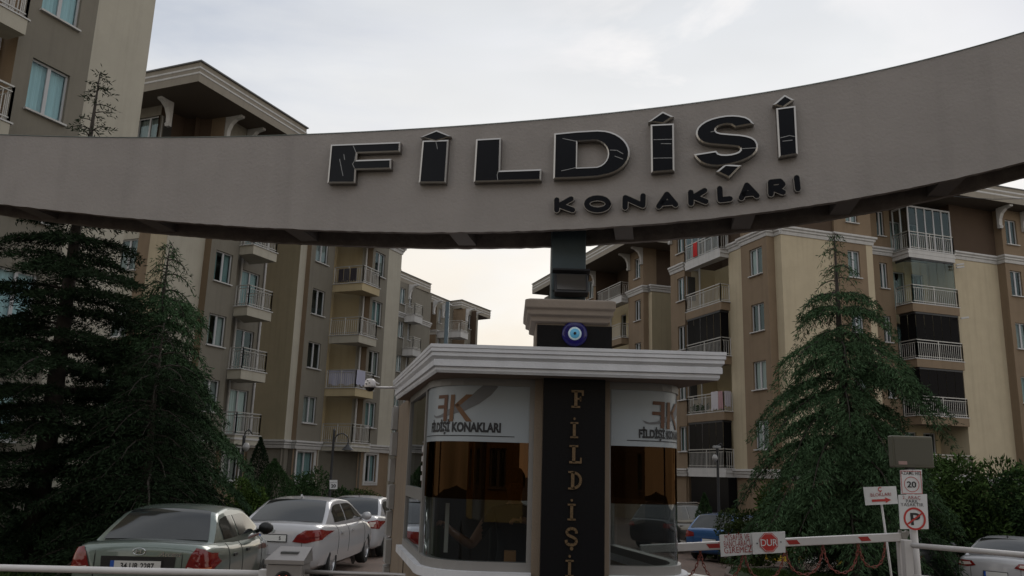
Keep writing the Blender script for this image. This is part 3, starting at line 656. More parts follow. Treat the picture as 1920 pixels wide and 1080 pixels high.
T0 = [bp(*p) for p in topc]; B0 = [bp(*p) + Vector((0, 0, jit.uniform(-.003, .002))) for p in botc]; TH = .52
b = MB(); n = len(T0); bk = -BN
for i in range(n - 1):
    a, c, d_, e_ = B0[i], B0[i + 1], T0[i + 1], T0[i]
    b.quad(a, c, d_, e_); b.quad(a + bk * .05, c + bk * .05, d_ + bk * .05, e_ + bk * .05, 1)
    b.quad(a, c, c + bk * .05, a + bk * .05, 1)
M_ = bi
b.build('front_panel', [beam_m, under_m], beam, M=M_)
b = MB(); up = Vector((0, 0, .10))
for i in range(n - 1):
    a, c, d_, e_ = [p + bk * TH for p in (B0[i], B0[i + 1], T0[i + 1], T0[i])]
    b.quad(a, c, d_, e_, 1); b.quad(a - bk * .05, c - bk * .05, d_ - bk * .05, e_ - bk * .05, 1); b.quad(a, c, c - bk * .05, a - bk * .05, 1)
b.build('back_panel', [beam_m, under_m], beam, M=M_)
b = MB()
for i in range(n - 1): b.quad(T0[i] + up * .05, T0[i + 1] + up * .05, T0[i + 1] + bk * TH + up * .05, T0[i] + bk * TH + up * .05); b.quad(T0[i] - BN * -.012 + up * .05, T0[i + 1] - BN * -.012 + up * .05, T0[i + 1] + BN * .012, T0[i] + BN * .012)
b.build('top_capping', mat('green_grey_cap', (.16, .18, .16), .8), beam, M=M_)
b = MB()
for i in range(n - 1):
    u_ = Vector((0, 0, .32)); b.quad(B0[i] + bk * .05 + u_, B0[i + 1] + bk * .05 + u_, B0[i + 1] + bk * (TH - .05) + u_, B0[i] + bk * (TH - .05) + u_)
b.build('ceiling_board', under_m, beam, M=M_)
for px in (30, 258, 535, 850, 1165, 1395, 1600, 1800):
    i = min(range(n), key=lambda k: abs(botc[k][0] - px)); p = B0[i] + bk * .05 + Vector((0, 0, .02)); s = .075
    MB().prism([p - BX * s, p + BX * s, p + BX * s * .8 + Vector((0, 0, .14)), p - BX * s * .8 + Vector((0, 0, .14))], [v + bk * (TH - .1) for v in (p - BX * s, p + BX * s, p + BX * s * .8 + Vector((0, 0, .14)), p - BX * s * .8 + Vector((0, 0, .14)))]).build('cross_rib', mat('rib_render', (.13, .11, .095), .9), beam, M=M_)
for nm_, px_ in (('grey rendered pier under the right end of the arched beam', 2170), ('grey rendered pier under the left end of the arched beam', -235)):
    pc = bp(px_, 150 if px_ > 0 else 330) + bk * TH / 2; gz = ground(pc.x, pc.y); pier = thing('gate_pier', nm_, 'pier', (pc.x, pc.y, gz), -YAW)
    q_ = MB(); q_.box(-.3, .3, -.22, .22, 0, pc.z - gz + .1); bevelled(q_.build('shaft', beam_m, pier), .02); q_ = MB(); q_.box(-.36, .36, -.28, .28, -.05, .3); bevelled(q_.build('plinth', tan_pier, pier), .02)
# lettering: chromed shells with cracked black gloss faces
chrome = mat('brushed_chrome', (.31, .295, .28), .3, metal=1); chrome_d = mat('dull_chrome', (.22, .205, .19), .4, metal=1); black_gloss = mat('black_gloss', (.006, .007, .010), .25, spec=.12); crack_m = mat('crack_edge', (.26, .26, .26), .6)
def shrink(pts, k):
    """inset a polygon by k along its own edges"""
    out_ = []; n_ = len(pts); area = sum(pts[i][0] * pts[(i + 1) % n_][1] - pts[(i + 1) % n_][0] * pts[i][1] for i in range(n_)); sg = 1 if area > 0 else -1
    for i in range(n_):
        p, c, q_ = V2(pts[i - 1]), V2(pts[i]), V2(pts[(i + 1) % n_]); e1, e2 = (c - p).normalized(), (q_ - c).normalized()
        n1_, n2_ = V2((-e1.y, e1.x)) * sg, V2((-e2.y, e2.x)) * sg; k_ = n1_ + n2_; den = max(.4, k_.dot(n1_)); out_.append(tuple(c + k_ / den * k))
    return out_
def to_local(px, py):
    v = bp(px, py) - beam.location; return (v.dot(BX), v.z)
def letter(pts, cracks=(), hole=None, name='letter', d=.055, rim=.013):
    P2 = [to_local(*p) for p in pts]; rt = thing_part(name)
    L3 = lambda p, o: BX * p[0] + Vector((0, 0, p[1])) + BN * o
    inn = shrink(P2, rim); b = MB(); k = len(P2)
    if hole:
        H2 = [to_local(*p) for p in hole]; hin = shrink(H2, -rim * .75)
    def ring(o_, i_, oz, iz):
        m_ = len(o_)
        for i in range(m_): j = (i + 1) % m_; b.quad(L3(o_[i], oz), L3(o_[j], oz), L3(i_[j], iz), L3(i_[i], iz))
    ring(P2, P2, .0, d); ring(P2, inn, d, d + .004); ring(inn, inn, d + .004, d - .004)
    if hole: ring(H2, H2, 0, d); ring(H2, hin, d, d + .004); ring(hin, hin, d + .004, d - .004)
    o = b.build(name, chrome, beam)
    bm = bmesh.new()
    def loop(ps): 
        vs = [bm.verts.new(L3(p, d - .002)) for p in ps]; return [bm.edges.new((vs[i], vs[(i + 1) % len(vs)])) for i in range(len(vs))]
    es = loop(inn) + (loop(hin) if hole else [])
    bmesh.ops.triangle_fill(bm, edges=es, use_beauty=True)
    me = bpy.data.meshes.new('letter_face'); bm.to_mesh(me); bm.free(); me.materials.append(black_gloss); link('letter_face', me, o)
    for c in cracks:
        cb = MB(); cp_ = [to_local(*p) for p in c]
        for p, q_ in zip(cp_[:-1], cp_[1:]): cb.bar(L3(p, d - .001), L3(q_, d - .001), .005, .003, up=BN)
        cb.build('crack', crack_m, o)
    return o
def thing_part(n): return None
q1 = lambda x, y: (560 + x * .2604, 140 + y * .2604); q2_ = lambda x, y: (1000 + x * .28125, 140 + y * .28125)
Z1 = lambda *ps: [q1(*p) for p in ps]; Z2 = lambda *ps: [q2_(*p) for p in ps]
letter(Z1((250, 522), (748, 503), (744, 575), (440, 585), (436, 632), (682, 624), (680, 697), (430, 704), (424, 798), (225, 798)), [Z1((405, 520), (430, 580), (418, 640), (404, 660), (418, 690)), Z1((312, 625), (336, 745)), Z1((342, 590), (348, 630))])
letter(Z1((905, 494), (1092, 488), (1072, 797), (878, 797)), [Z1((1000, 500), (1012, 555))])
letter(Z1((888, 470), (1006, 418), (1108, 462), (1000, 502)))
letter(Z1((1288, 484), (1466, 474), (1460, 708), (1756, 698), (1752, 780), (1270, 792)), [Z1((1446, 712), (1438, 740), (1442, 775))])
def arc(cx, cy, rx, ry, a0, a1, n_): return [(cx + rx * math.cos(a0 + (a1 - a0) * i / n_), cy - ry * math.sin(a0 + (a1 - a0) * i / n_)) for i in range(n_ + 1)]
Dp = [(145, 410)] + [(300, 395), (430, 388)] + arc(440, 540, 205, 152, R(78), R(-72), 14) + [(430, 700), (300, 708), (138, 712)]
Dh = [(298, 465), (400, 458)] + arc(405, 545, 95, 88, R(75), R(-75), 10) + [(400, 632), (296, 636)]
letter(Z2(*Dp), [Z2((200, 443), (300, 464)), Z2((190, 658), (298, 634)), Z2((512, 520), (560, 522), (600, 545)), Z2((545, 560), (600, 580))], Z2(*Dh))
letter(Z2((782, 352), (936, 345), (940, 660), (786, 672)), [Z2((800, 452), (930, 448)), Z2((800, 574), (930, 572)), Z2((850, 478), (920, 478))])
letter(Z2((765, 335), (862, 265), (936, 300), (868, 348)))
Sp = [(1468, 350), (1340, 372), (1305, 350), (1240, 360), (1210, 385), (1225, 405), (1290, 412), (1400, 420), (1470, 442), (1497, 490), (1480, 545), (1410, 590), (1300, 622), (1200, 632), (1120, 612), (1080, 575), (1068, 548), (1215, 525), (1235, 548), (1300, 550), (1360, 535), (1378, 515), (1355, 500), (1250, 492), (1140, 482), (1092, 450), (1078, 405), (1098, 360), (1160, 318), (1260, 292), (1350, 288), (1430, 305)]
def chaikin(pts, keep):
    o_ = []
    for i in range(len(pts)):
        if i in keep: o_.append(pts[i]); continue
        a, c, e_ = pts[i - 1], pts[i], pts[(i + 1) % len(pts)]; o_ += [(c[0] * .75 + a[0] * .25, c[1] * .75 + a[1] * .25), (c[0] * .75 + e_[0] * .25, c[1] * .75 + e_[1] * .25)]
    return o_
letter(Z2(*chaikin(Sp, (0, 1, 16, 17))), [Z2((1180, 400), (1215, 395)), Z2((1380, 512), (1490, 505))])
letter(Z2((1215, 665), (1275, 615), (1385, 622), (1302, 708)))
letter(Z2((1612, 245), (1740, 228), (1756, 550), (1630, 572)), [Z2((1640, 440), (1700, 425), (1740, 432)), Z2((1655, 462), (1720, 455))])
letter(Z2((1590, 222), (1668, 155), (1733, 190), (1660, 242)))
# second row, drawn as rounded strokes
def stroke_letter(strokes, hole=None):
    o = None
    for s_ in strokes:
        P2 = [to_local(*p) for p in s_]
        b1_, f1_ = MB(), MB(); L3 = lambda p, z: BX * p[0] + Vector((0, 0, p[1])) + BN * z
        closed = len(s_) > 8
        for (w, z0_, z1_, bb) in ((.0265, 0, .038, b1_), (.0205, .036, .0405, f1_)):
            for i in range(len(P2) - 1):
                p, q_ = V2(P2[i]), V2(P2[i + 1]); e_ = (q_ - p).normalized(); nn = V2((-e_.y, e_.x))
                ring_ = [p + nn * w, p - nn * w] + [p - (e_ * math.sin(t) + nn * math.cos(t)) * w for t in (R(45), R(90), R(135))][:0]
                capA = [p + (nn * math.cos(t) - e_ * math.sin(t)) * w for t in (0, R(45), R(90), R(135), R(180))]; capB = [q_ + (-nn * math.cos(t) + e_ * math.sin(t)) * w for t in (0, R(45), R(90), R(135), R(180))]
                k = .0004 * (i % 3)
                poly = capA + capB; bb.prism([L3(v, z1_ + k) for v in poly], [L3(v, z0_) for v in poly])
        if o is None: o = b1_.build('letter', chrome_d, beam); f1_.build('letter_face', black_gloss, o)
        else: b1_.build('letter_stroke', chrome_d, o); f1_.build('letter_face', black_gloss, o)
K1_ = lambda *ss: stroke_letter([[q2_(*p) for p in s_] for s_ in ss])
K1_([(160, 845), (160, 912)], [(255, 838), (180, 880), (265, 912)])
K1_(arc(430, 872, 72, 40, 0, 2 * math.pi, 16))
K1_([(612, 895), (614, 830), (730, 882), (732, 818)])
K1_([(836, 888), (890, 808), (948, 876)], [(862, 866), (925, 862)])
K1_([(1048, 795), (1050, 868)], [(1140, 783), (1070, 825), (1148, 856)])
K1_([(1240, 770), (1244, 845), (1308, 838)])
K1_([(1384, 832), (1420, 748), (1486, 818)], [(1402, 806), (1466, 800)])
K1_([(1580, 806), (1578, 728), (1640, 722), (1658, 742), (1636, 764), (1592, 768), (1660, 795)])
K1_([(1750, 698), (1758, 772)])

# ---------------------------------------------------------------- post, floodlight, pedestal, bead on the gatehouse roof
post = thing('support_post', 'dark slate steel post carrying the arched beam above the gatehouse', 'post', (.452, 6.62, 3.09))
PB = MB(); PB.box(-.138, .138, -.12, .14, 0, .70); bevelled(PB.build('steel_tube', steel_m, post), .008)
PB = MB(); PB.box(-.17, .17, -.16, .18, .66, .69); PB.build('top_plate', steel_m, post)
fl_ = thing('floodlight', 'black floodlight tilted down on the front of the steel post', 'floodlight', (.47, 6.48, 3.22))
FM = Matrix.Rotation(R(-28), 4, 'X')
b = MB(); b.box(-.135, .135, -.04, .03, -.10, .10, M=FM); bevelled(b.build('lamp_housing', mat('lamp_black', (.02, .02, .022), .5), fl_), .012)
b = MB(); b.box(-.115, .115, -.048, -.042, -.082, .078, M=FM); b.build('lamp_glass', mat('lamp_lens', (.05, .045, .04), .15), fl_)
b = MB(); b.box(-.15, .15, -.075, .05, .10, .118, M=FM); b.build('hood', mat('lamp_black', (.02, .02, .022), .5), fl_)
b = MB(); b.bar((-.14, .0, 0), (-.14, .02, 0), .02, .08); b.bar((.14, 0, 0), (.14, .02, 0), .02, .08); b.bar((0, .03, 0), (0, .06, 0), .06); b.build('bracket', steel_m, fl_)
tan_stone = mat('tan_moulding', (.22, .18, .147), .85, noise=.1, nscale=4, bump=.3, bscale=40, streak=.1)
ped = thing('pedestal', 'tan moulded pedestal with black granite face on the gatehouse roof', 'pedestal', (.49, 6.7, 2.655))
b = MB(); b.box(-.295, .295, -.30, .30, 0, .235); b.box(-.297, .297, -.305, -.29, .0, .002); b.build('shaft', tan_stone, ped)
b = MB(); b.box(-.285, .298, -.312, -.301, .002, .225); b.build('granite_face', mat('black_granite', (.007, .007, .008), .3, noise=.3, nscale=60, spec=.15), ped)
b = MB(); rings = [(.30, .235), (.335, .25), (.335, .285), (.365, .30), (.365, .335), (.385, .35), (.385, .41), (.35, .425)]
for i, (k, z) in enumerate(rings):
    b.v += [(-k, -k, z), (k * .83, -k, z), (k * .83, k, z), (-k, k, z)]
for i in range(len(rings) - 1):
    for k in range(4): a = i * 4 + k; e_ = i * 4 + (k + 1) % 4; b.f.append((a, e_, e_ + 4, a + 4)); b.m.append(0)
b.f += [(0, 3, 2, 1), tuple(len(b.v) - 4 + k for k in range(4))]; b.m += [0, 0]
bevelled(b.build('moulded_cap', tan_stone, ped), .006)
eye = thing('evil_eye_bead', 'round blue glass evil eye bead hung on the black granite face', 'evil eye bead', (.497, 6.385, 2.815))
RXm = Matrix.Rotation(R(90), 4, 'X')
for nm, r, z, c in (('blue_disc', .100, .0, (.008, .006, .085)), ('white_ring', .053, .022, (.55, .68, .72)), ('light_blue_ring', .043, .027, (.10, .38, .60)), ('pupil', .014, .030, (.004, .004, .01))):
    b = MB(); b.lathe([(r, 0), (r * .98, z * .3 + .012), (r * .8, z * .3 + .02 if nm == 'blue_disc' else z + .002), (0.0001, z + .014 if nm == 'blue_disc' else z + .003)], 32, M=RXm)
    b.build(nm, mat('bead_' + nm, c, .12, noise=.25 if nm == 'blue_disc' else 0, nscale=40), eye, True)
# ---------------------------------------------------------------- gatehouse
kiosk_w = mat('gatehouse_tan', (.21, .163, .12), .85, noise=.08, nscale=3, bump=.3, bscale=60, streak=.15)
frame_m = mat('grey_frame', (.20, .19, .18), .5, noise=.05, nscale=3); cornice_m = mat('gatehouse_cornice', (.54, .54, .56), .75, noise=.08, nscale=4, streak=.12, bump=.2, bscale=50)
film_m = glass('amber_film', (.08, .045, .027), (.34, .19, .09), .055, .5); clear_m = glass('clear_glass', (.55, .58, .57), (.9, .95, 1), .05, .9)
sign_m = mat('white_sign_film', (.27, .295, .315), .4); granite = mat('black_granite', (.007, .007, .008), .3)
ks = thing('gatehouse', 'small curved glazed gatehouse with white moulded roof edge and black lettered pillar', 'gatehouse', (.3, 6.45, 0))
KI = Matrix.Translation((-.3, -6.45, 0))
def kb(b, name, m, smooth=False): return b.build(name, m, ks, smooth, M=KI)
sideL = V2((-.21, .978)); YF = 6.45
def plan(right=False, inset=0):
    """sight path of the glazed wall from the side, round the corner, along the front"""
    if not right:
        pts = [V2((-.655, 6.95)) + sideL * t for t in (1.55, 1.0, .5, .25)]
        P0, P1, P2_ = V2((-.655, 6.95)), V2((-.60, 6.45)), V2((-.18, 6.45))
        pts += [P0 * (1 - t) ** 2 + P1 * 2 * t * (1 - t) + P2_ * t * t for t in np.linspace(0, 1, 13)]
        pts += [V2((x, YF)) for x in (-.05, .05, .2)]
    else:
        P0, P1, P2_ = V2((1.02, 6.45)), V2((1.38, 6.45)), V2((1.36, 6.95))
        pts = [V2((.77, YF)), V2((.9, YF))] + [P0 * (1 - t) ** 2 + P1 * 2 * t * (1 - t) + P2_ * t * t for t in np.linspace(0, 1, 13)]
        pts += [V2((1.36, 6.95)) + sideL * t for t in (.4, 1.0, 1.55)]
    return pts
class Path:
    def __init__(s, pts, lim=1.0): s.lim = lim; s.p = pts; s.l = [0]; [s.l.append(s.l[-1] + (pts[i + 1] - pts[i]).length) for i in range(len(pts) - 1)]
    def at(s, t, o=0):
        t = max(0, min(s.l[-1] - 1e-6, t)); i = max(k for k in range(len(s.l) - 1) if s.l[k] <= t); f = (t - s.l[i]) / (s.l[i + 1] - s.l[i])
        d = (s.p[i + 1] - s.p[i]).normalized(); n_ = V2((d.y, -d.x)); return s.p[i].lerp(s.p[i + 1], f) + n_ * o
    def find(s, az): return min(np.linspace(0, s.l[-1] * s.lim, 600), key=lambda t: abs(s.at(t).x / s.at(t).y - az))
def ribbon(path, t0, t1, z0, z1, o0=0, o1=None, n=24):
    """strip standing on the path; with o1 it is a solid moulding between the two offsets"""
    b = MB(); ts = [t0 + (t1 - t0) * i / n for i in range(n + 1)]
    rows = [(o0, z0), (o0, z1)] if o1 is None else [(o1, z0), (o0, z0), (o0, z1), (o1, z1)]
    m_ = len(rows)
    for t in ts:
        for o, z in rows: p = path.at(t, o); b.v.append((p.x, p.y, z))
    for i in range(n):
        for k in range(m_ if o1 is not None else 1):
            a = i * m_ + k; e_ = i * m_ + (k + 1) % m_; b.f.append((a, a + m_, e_ + m_, e_)); b.m.append(0)
    if o1 is not None: b.f += [tuple(range(m_)), tuple(reversed(range(n * m_, n * m_ + m_)))]; b.m += [0, 0]
    return b
PL, PR = Path(plan()), Path(plan(True), .45)
tC = PL.find(azm(802, 800)); tE = PL.find(azm(995, 800)); tS0 = PL.find(azm(771, 800)); tC2 = tC - .09
zB, zF, zS, zT = 1.10, 1.545, 1.985, 2.40
def win_part(path, t0, t1, parts):
    for nm, a, c, m_, o in parts: kb(ribbon(path, t0, t1, a, c, o), nm, m_, True)
win_part(PL, tC, tE, (('clear_pane', zB, zF, clear_m, 0), ('amber_film_pane', zF, zS - .01, film_m, 0), ('sign_panel', zS - .012, zT, sign_m, .004)))
win_part(PL, tS0, tC2, (('side_pane', 1.60, zT, clear_m, 0), ('side_pane', zB + .02, 1.5, clear_m, 0)))
tR0 = PR.find(azm(1146, 800)); tR1 = PR.l[-1] - .05; tRs = PR.find(.1985)
win_part(PR, tR0, tR1, (('clear_pane', zB, zF, clear_m, 0), ('amber_film_pane', zF, zS - .01, film_m, 0), ('sign_panel', zS - .012, zT, sign_m, .004)))
for path, a, c in ((PL, tS0 - .02, PL.l[-1]), (PR, 0, PR.l[-1])):
    kb(ribbon(path, a, c, zT, 2.475, .02, -.05), 'head_frame', frame_m); kb(ribbon(path, a, c, zB - .065, zB, .025, -.06), 'bottom_frame', frame_m)
    kb(ribbon(path, max(0, a - .1), c, zB - .13, zB - .065, .075, -.06), 'sill', cornice_m, False); kb(ribbon(path, a if a > 0 else 0, c, -.4, zB - .13, 0, -.08), 'base_wall', kiosk_w)
for path, t, w in ((PL, tE + .04, .10), (PL, (tC + tC2) / 2, .07), (PL, tS0 - .02, .05), (PR, tR0 - .04, .07), (PR, tR1 + .02, .05)):
    kb(ribbon(path, t - w / 2, t + w / 2, zB, zT, .018, -.05, 3), 'mullion', frame_m)
kb(ribbon(PL, tS0, tC2, 1.5, 1.60, .018, -.04, 6), 'transom', frame_m)
kb(ribbon(PL, tC + .0, tC + .10, zB, zF, -.05, -.08, 3), 'inner_mullion', frame_m)
pw = MB(); pw.box(.2, .262, 6.40, 6.5, -.4, 2.475); pw.box(.728, .775, 6.41, 6.5, -.4, 2.475); kb(pw, 'pillar_edge', kiosk_w)
p_ = MB(); p_.box(.262, .728, 6.30, 6.5, -.4, 2.47); kb(p_, 'black_pillar', granite)
# side wall with quoins
cw = V2((-.655, 6.95)) + sideL * 1.55; cw2 = cw + sideL * 1.7
b = MB(); n_ = V2((-sideL.y, sideL.x)) * 1
for z0, z1, a, c in ((-.4, 2.475, cw, cw2),): b.quad((a.x, a.y, z0), (c.x, c.y, z0), (c.x, c.y, z1), (a.x, a.y, z1))
kb(b, 'side_wall', kiosk_w)
out_n = V2((-.978, -.21))
for k in range(9):
    z = -.2 + k * .3; c = cw2; w_ = .30 if k % 2 else .22
    b = MB(); A = c - sideL * w_ + out_n * .004; Bq = c + sideL * .04 + out_n * .004
    b.prism([(A.x, A.y, z), (Bq.x, Bq.y, z), (Bq.x, Bq.y, z + .275), (A.x, A.y, z + .275)], [(A.x + out_n.x * .06, A.y + out_n.y * .06, z + .01), (Bq.x + out_n.x * .06, Bq.y + out_n.y * .06, z + .01), (Bq.x + out_n.x * .06, Bq.y + out_n.y * .06, z + .265), (A.x + out_n.x * .06, A.y + out_n.y * .06, z + .265)])
    kb(b, 'quoin', mat('quoin_white', (.27,.26,.25), .85, noise=.1, nscale=5))
# back and right walls, floor, ceiling
cr1 = V2((1.36, 6.95)) + sideL * 1.55; cr2 = cr1 + sideL * 1.7
in_m = mat('booth_inside', (.09, .08, .07), .9)
b = MB()
def pan(a, c, z0, z1): b.quad((a.x, a.y, z0), (c.x, c.y, z0), (c.x, c.y, z1), (a.x, a.y, z1))
mid = cw2.lerp(cr2, .72); pan(cw2, mid, -.4, 2.47); pan(mid, cr2, -.4, 1.15); pan(mid, cr2, 2.25, 2.47); pan(cr1, cr2, -.4, 1.1); pan(cr1, cr2, 2.1, 2.47)
kb(b, 'back_wall', in_m)
for a, c in ((mid, cr2), (cr1, cr2)):
    for k in (0, .5, 1):
        p = a.lerp(c, k); d_ = (c - a).normalized(); kb(MB().bar((p.x, p.y, 1.1), (p.x, p.y, 2.3), .07), 'back_mullion', frame_m)
    bb = MB().bar((a.x, a.y, 1.13), (c.x, c.y, 1.13), .08, .06); kb(bb, 'back_sill', frame_m)
    bb = MB(); bb.quad((a.x, a.y, 1.15), (c.x, c.y, 1.15), (c.x, c.y, 2.25), (a.x, a.y, 2.25)); kb(bb, 'back_pane', clear_m)
fl = [(-.6, 6.95), (0, 6.5), (1.3, 6.6), (cr2.x, cr2.y), (cw2.x, cw2.y)]
kb(MB().add([(x, y, .05) for x, y in fl], ((0, 1, 2, 3, 4),)), 'floor', in_m); kb(MB().add([(x, y, 2.45) for x, y in fl], ((0, 1, 2, 3, 4),)), 'ceiling', mat('booth_ceiling', (.3, .27, .24), .9))
dk = MB(); dk.box(-.5, 1.2, 6.55, 7.05, 1.0, 1.04); kb(dk, 'desk', mat('desk_top', (.22, .2, .18), .5))
# roof edge
b = MB(); fc = [V2((-.565, 6.1)), V2((1.565, 6.1)), V2((1.565, 6.1)) + sideL * 3.4, V2((-.565, 6.1)) + sideL * 2.75]
cen = sum(fc, V2((0, 0))) / 4
fc = [V2((-.535, 6.13)), V2((1.54, 6.13)), V2((1.54, 6.13)) + V2((-.235, .972)) * 3.2, V2((-.535, 6.13)) + V2((-.235, .972)) * 2.7]
prof = [(0, 2.456), (.012, 2.475), (.012, 2.497), (.03, 2.503), (.03, 2.545), (.022, 2.552), (.045, 2.575), (.045, 2.60), (.055, 2.607), (.055, 2.63), (.06, 2.636), (.06, 2.66)]
nn = [V2((-.8, -1.1)), V2((.9, -1)), V2((1, .9)), V2((-1, 1))]
for o, z in prof: b.v += [(p.x + k.x * o, p.y + k.y * o, z) for p, k in zip(fc, nn)]
for i in range(len(prof) - 1):
    for k in range(4): a = i * 4 + k; e_ = i * 4 + (k + 1) % 4; b.f.append((a, e_, e_ + 4, a + 4)); b.m.append(0)
b.f.append((3, 2, 1, 0)); b.m.append(1); b.f.append(tuple(len(prof) * 4 - 4 + k for k in range(4))); b.m.append(0)
kb(b, 'moulded_roof', [cornice_m, mat('booth_soffit', (.22, .16, .125), .9)])
# gold letters on the pillar: slab serif
gold = mat('aged_gold', (.13, .086, .046), .55, metal=.5, noise=.35, nscale=50)
def serif(ch, cx, cz, h=.115):
    b = MB(); s = h; Y0, Y1 = 6.286, 6.299; bx = lambda x0, x1, z0, z1: b.box(cx + x0 * s, cx + x1 * s, Y0, Y1, cz + z0 * s, cz + z1 * s)
    if ch in 'FIL':
        bx(-.12, .08, .0, 1)
        bx(-.3, .26 if ch != 'L' else .1, -.06, .06) if ch != 'L' else bx(-.3, .48, -.06, .08)
        if ch == 'F': bx(-.3, .48, .92, 1.06); bx(.36, .48, .72, .92); bx(.08, .3, .45, .57); bx(.24, .32, .36, .66)
        elif ch == 'L': bx(-.3, .26, .94, 1.06); bx(.38, .48, .08, .3)
        else: bx(-.3, .26, .94, 1.06)
    if ch == 'I': b.lathe([(.09 * s, -.006), (.09 * s, .006)], 12, M=Matrix.Translation((cx - .02 * s, 6.292, cz + 1.3 * s)) @ RXm); b.lathe([(.09 * s, .006), (.0001, .006)], 12, M=Matrix.Translation((cx - .02 * s, 6.292, cz + 1.3 * s)) @ RXm)
    if ch in 'DS':
        pts = ([(0.02, 0.03)] + [(.02 + .46 * math.sin(t), .5 - .47 * math.cos(t)) for t in np.linspace(.2, math.pi - .2, 12)] + [(.02, .97)]) if ch == 'D' else [(.34, .70), (.32, .88), (.15, .98), (-.05, .98), (-.24, .86), (-.25, .68), (-.1, .56), (.15, .46), (.33, .34), (.34, .15), (.18, .02), (-.05, .01), (-.26, .10), (-.30, .30)]
        for p, q_ in zip(pts[:-1], pts[1:]): b.bar((cx + p[0] * s, 6.292, cz + p[1] * s), (cx + q_[0] * s, 6.292, cz + q_[1] * s), .17 * s, .012, up=Vector((0, 1, 0)))
        if ch == 'D': bx(-.12, .08, 0, 1); bx(-.3, .1, -.06, .06); bx(-.3, .1, .94, 1.06)
        else: b.lathe([(.11 * s, .006), (.0001, .006)], 12, M=Matrix.Translation((cx + .05 * s, 6.292, cz - .2 * s)) @ RXm)
    kb(b, 'gold_letter', gold)
for ch, q_ in zip('FILDISI', ((1080, 763), (1077, 820), (1076, 867), (1074, 916), (1072, 974), (1070, 1022), (1068, 1080))):
    p = at(*q_, 6.3); serif(ch, p.x, p.z, .118 if ch != 'I' else .105)
# print on the sign panels: mirrored F, K, swoosh and the name
ink = mat('black_ink', (.02, .02, .022), .6); rust = mat('rust_ink', (.10, .042, .02), .6); grey_i = mat('grey_ink', (.12, .12, .125), .6); bronze = mat('bronze_ink', (.13, .062, .026), .6)
def fine(me):
    bm = bmesh.new(); bm.from_mesh(me); bmesh.ops.triangulate(bm, faces=bm.faces[:])
    for k in range(6):
        es = [e for e in bm.edges if abs(e.verts[0].co.x - e.verts[1].co.x) > .02]
        if not es: break
        bmesh.ops.subdivide_edges(bm, edges=es, cuts=1); bmesh.ops.triangulate(bm, faces=bm.faces[:])
    bm.to_mesh(me); bm.free()
def on_path(path, me, t0, z0, o, name, m):
    me.materials.clear(); me.materials.append(m); fine(me)
    for v in me.vertices: p = path.at(t0 + v.co.x, o); v.co = Vector((p.x, p.y, z0 + v.co.y))
    link(name, me, ks, KI)
def polymesh(polys):
    b = MB()
    for pl_ in polys: b.add([(x, y, 0) for x, y in pl_], (tuple(range(len(pl_))),))
    me = b.mesh('print', ink); bm = bmesh.new(); bm.from_mesh(me)
    for k in range(3): bmesh.ops.subdivide_edges(bm, edges=[e for e in bm.edges if e.calc_length() > .05], cuts=1, use_grid_fill=True)
    bmesh.ops.triangulate(bm, faces=bm.faces[:]); bm.to_mesh(me); bm.free(); return me
def logo(path, ta, zt_, sc):
    u = lambda x, y: ((x - 600) * sc, (600 - y) * .00078)     # drawing read off the photograph, 600 = left end / baseline
    Q = lambda *ps: [u(*p) for p in ps]
    sw = [(635, 530), (690, 548), (760, 535), (850, 480), (930, 440), (1010, 385), (1090, 290), (1165, 215), (1255, 255), (1200, 340), (1110, 425), (1000, 495), (900, 528), (800, 555), (700, 567), (660, 558)]
    top_ = sw[:8]; bot_ = sw[8:][::-1]
    b = MB(); k = len(top_)
    V_ = [u(*p) for p in top_]; W_ = [u(*p) for p in bot_]
    for i in range(k - 1): b.quad((*V_[i], 0), (*V_[i + 1], 0), (*W_[i + 1], 0), (*W_[i], 0))
    on_path(path, b.mesh('print', ink), ta, zt_, .0065, 'swoosh', grey_i)
    on_path(path, polymesh([Q((795, 338), (835, 338), (828, 600), (790, 600)), Q((722, 338), (795, 338), (795, 372), (718, 372)), Q((715, 440), (793, 440), (792, 473), (713, 473))]), ta, zt_, .0078, 'logo_letter', rust)
    on_path(path, polymesh([Q((864, 338), (903, 338), (893, 603), (855, 603)), Q((1000, 338), (1058, 338), (935, 462), (902, 440)), Q((902, 445), (935, 425), (1055, 603), (1005, 603))]), ta, zt_, .0078, 'logo_letter', bronze)
scl = .00052 * 1.45
def stext(path, body, ta, z, size, sx):
    me = text_mesh(body, size, off=.005 * size / .1, sx=sx, align='LEFT')
    on_path(path, me, ta, z, .0072, 'lettering', ink)
ta = PL.find(azm(811, 800)); tb = PL.find(azm(940, 800)); w0 = text_mesh('FİLDİŞİ KONAKLARI', .095, off=.009); wd = max(v.co.x for v in w0.vertices) - min(v.co.x for v in w0.vertices)
stext(PL, 'FİLDİŞİ KONAKLARI', ta, 2.048, .095, (tb - ta) / wd); logo(PL, ta, 2.125, (tb - ta) / 690)
tra = PR.find(azm(1197, 800)); stext(PR, 'FİLDİŞİ KONAKLARI', tra, 2.04, .085, (tb - ta) / wd * .95); logo(PR, tra, 2.115, (tb - ta) / 720)
for path, t0_, t1_ in ((PL, tC + .02, tE - .12), (PR, tR0 + .12, tRs)): kb(ribbon(path, t0_, t1_, zS + .028, zS + .034, .007), 'printed_line', ink)
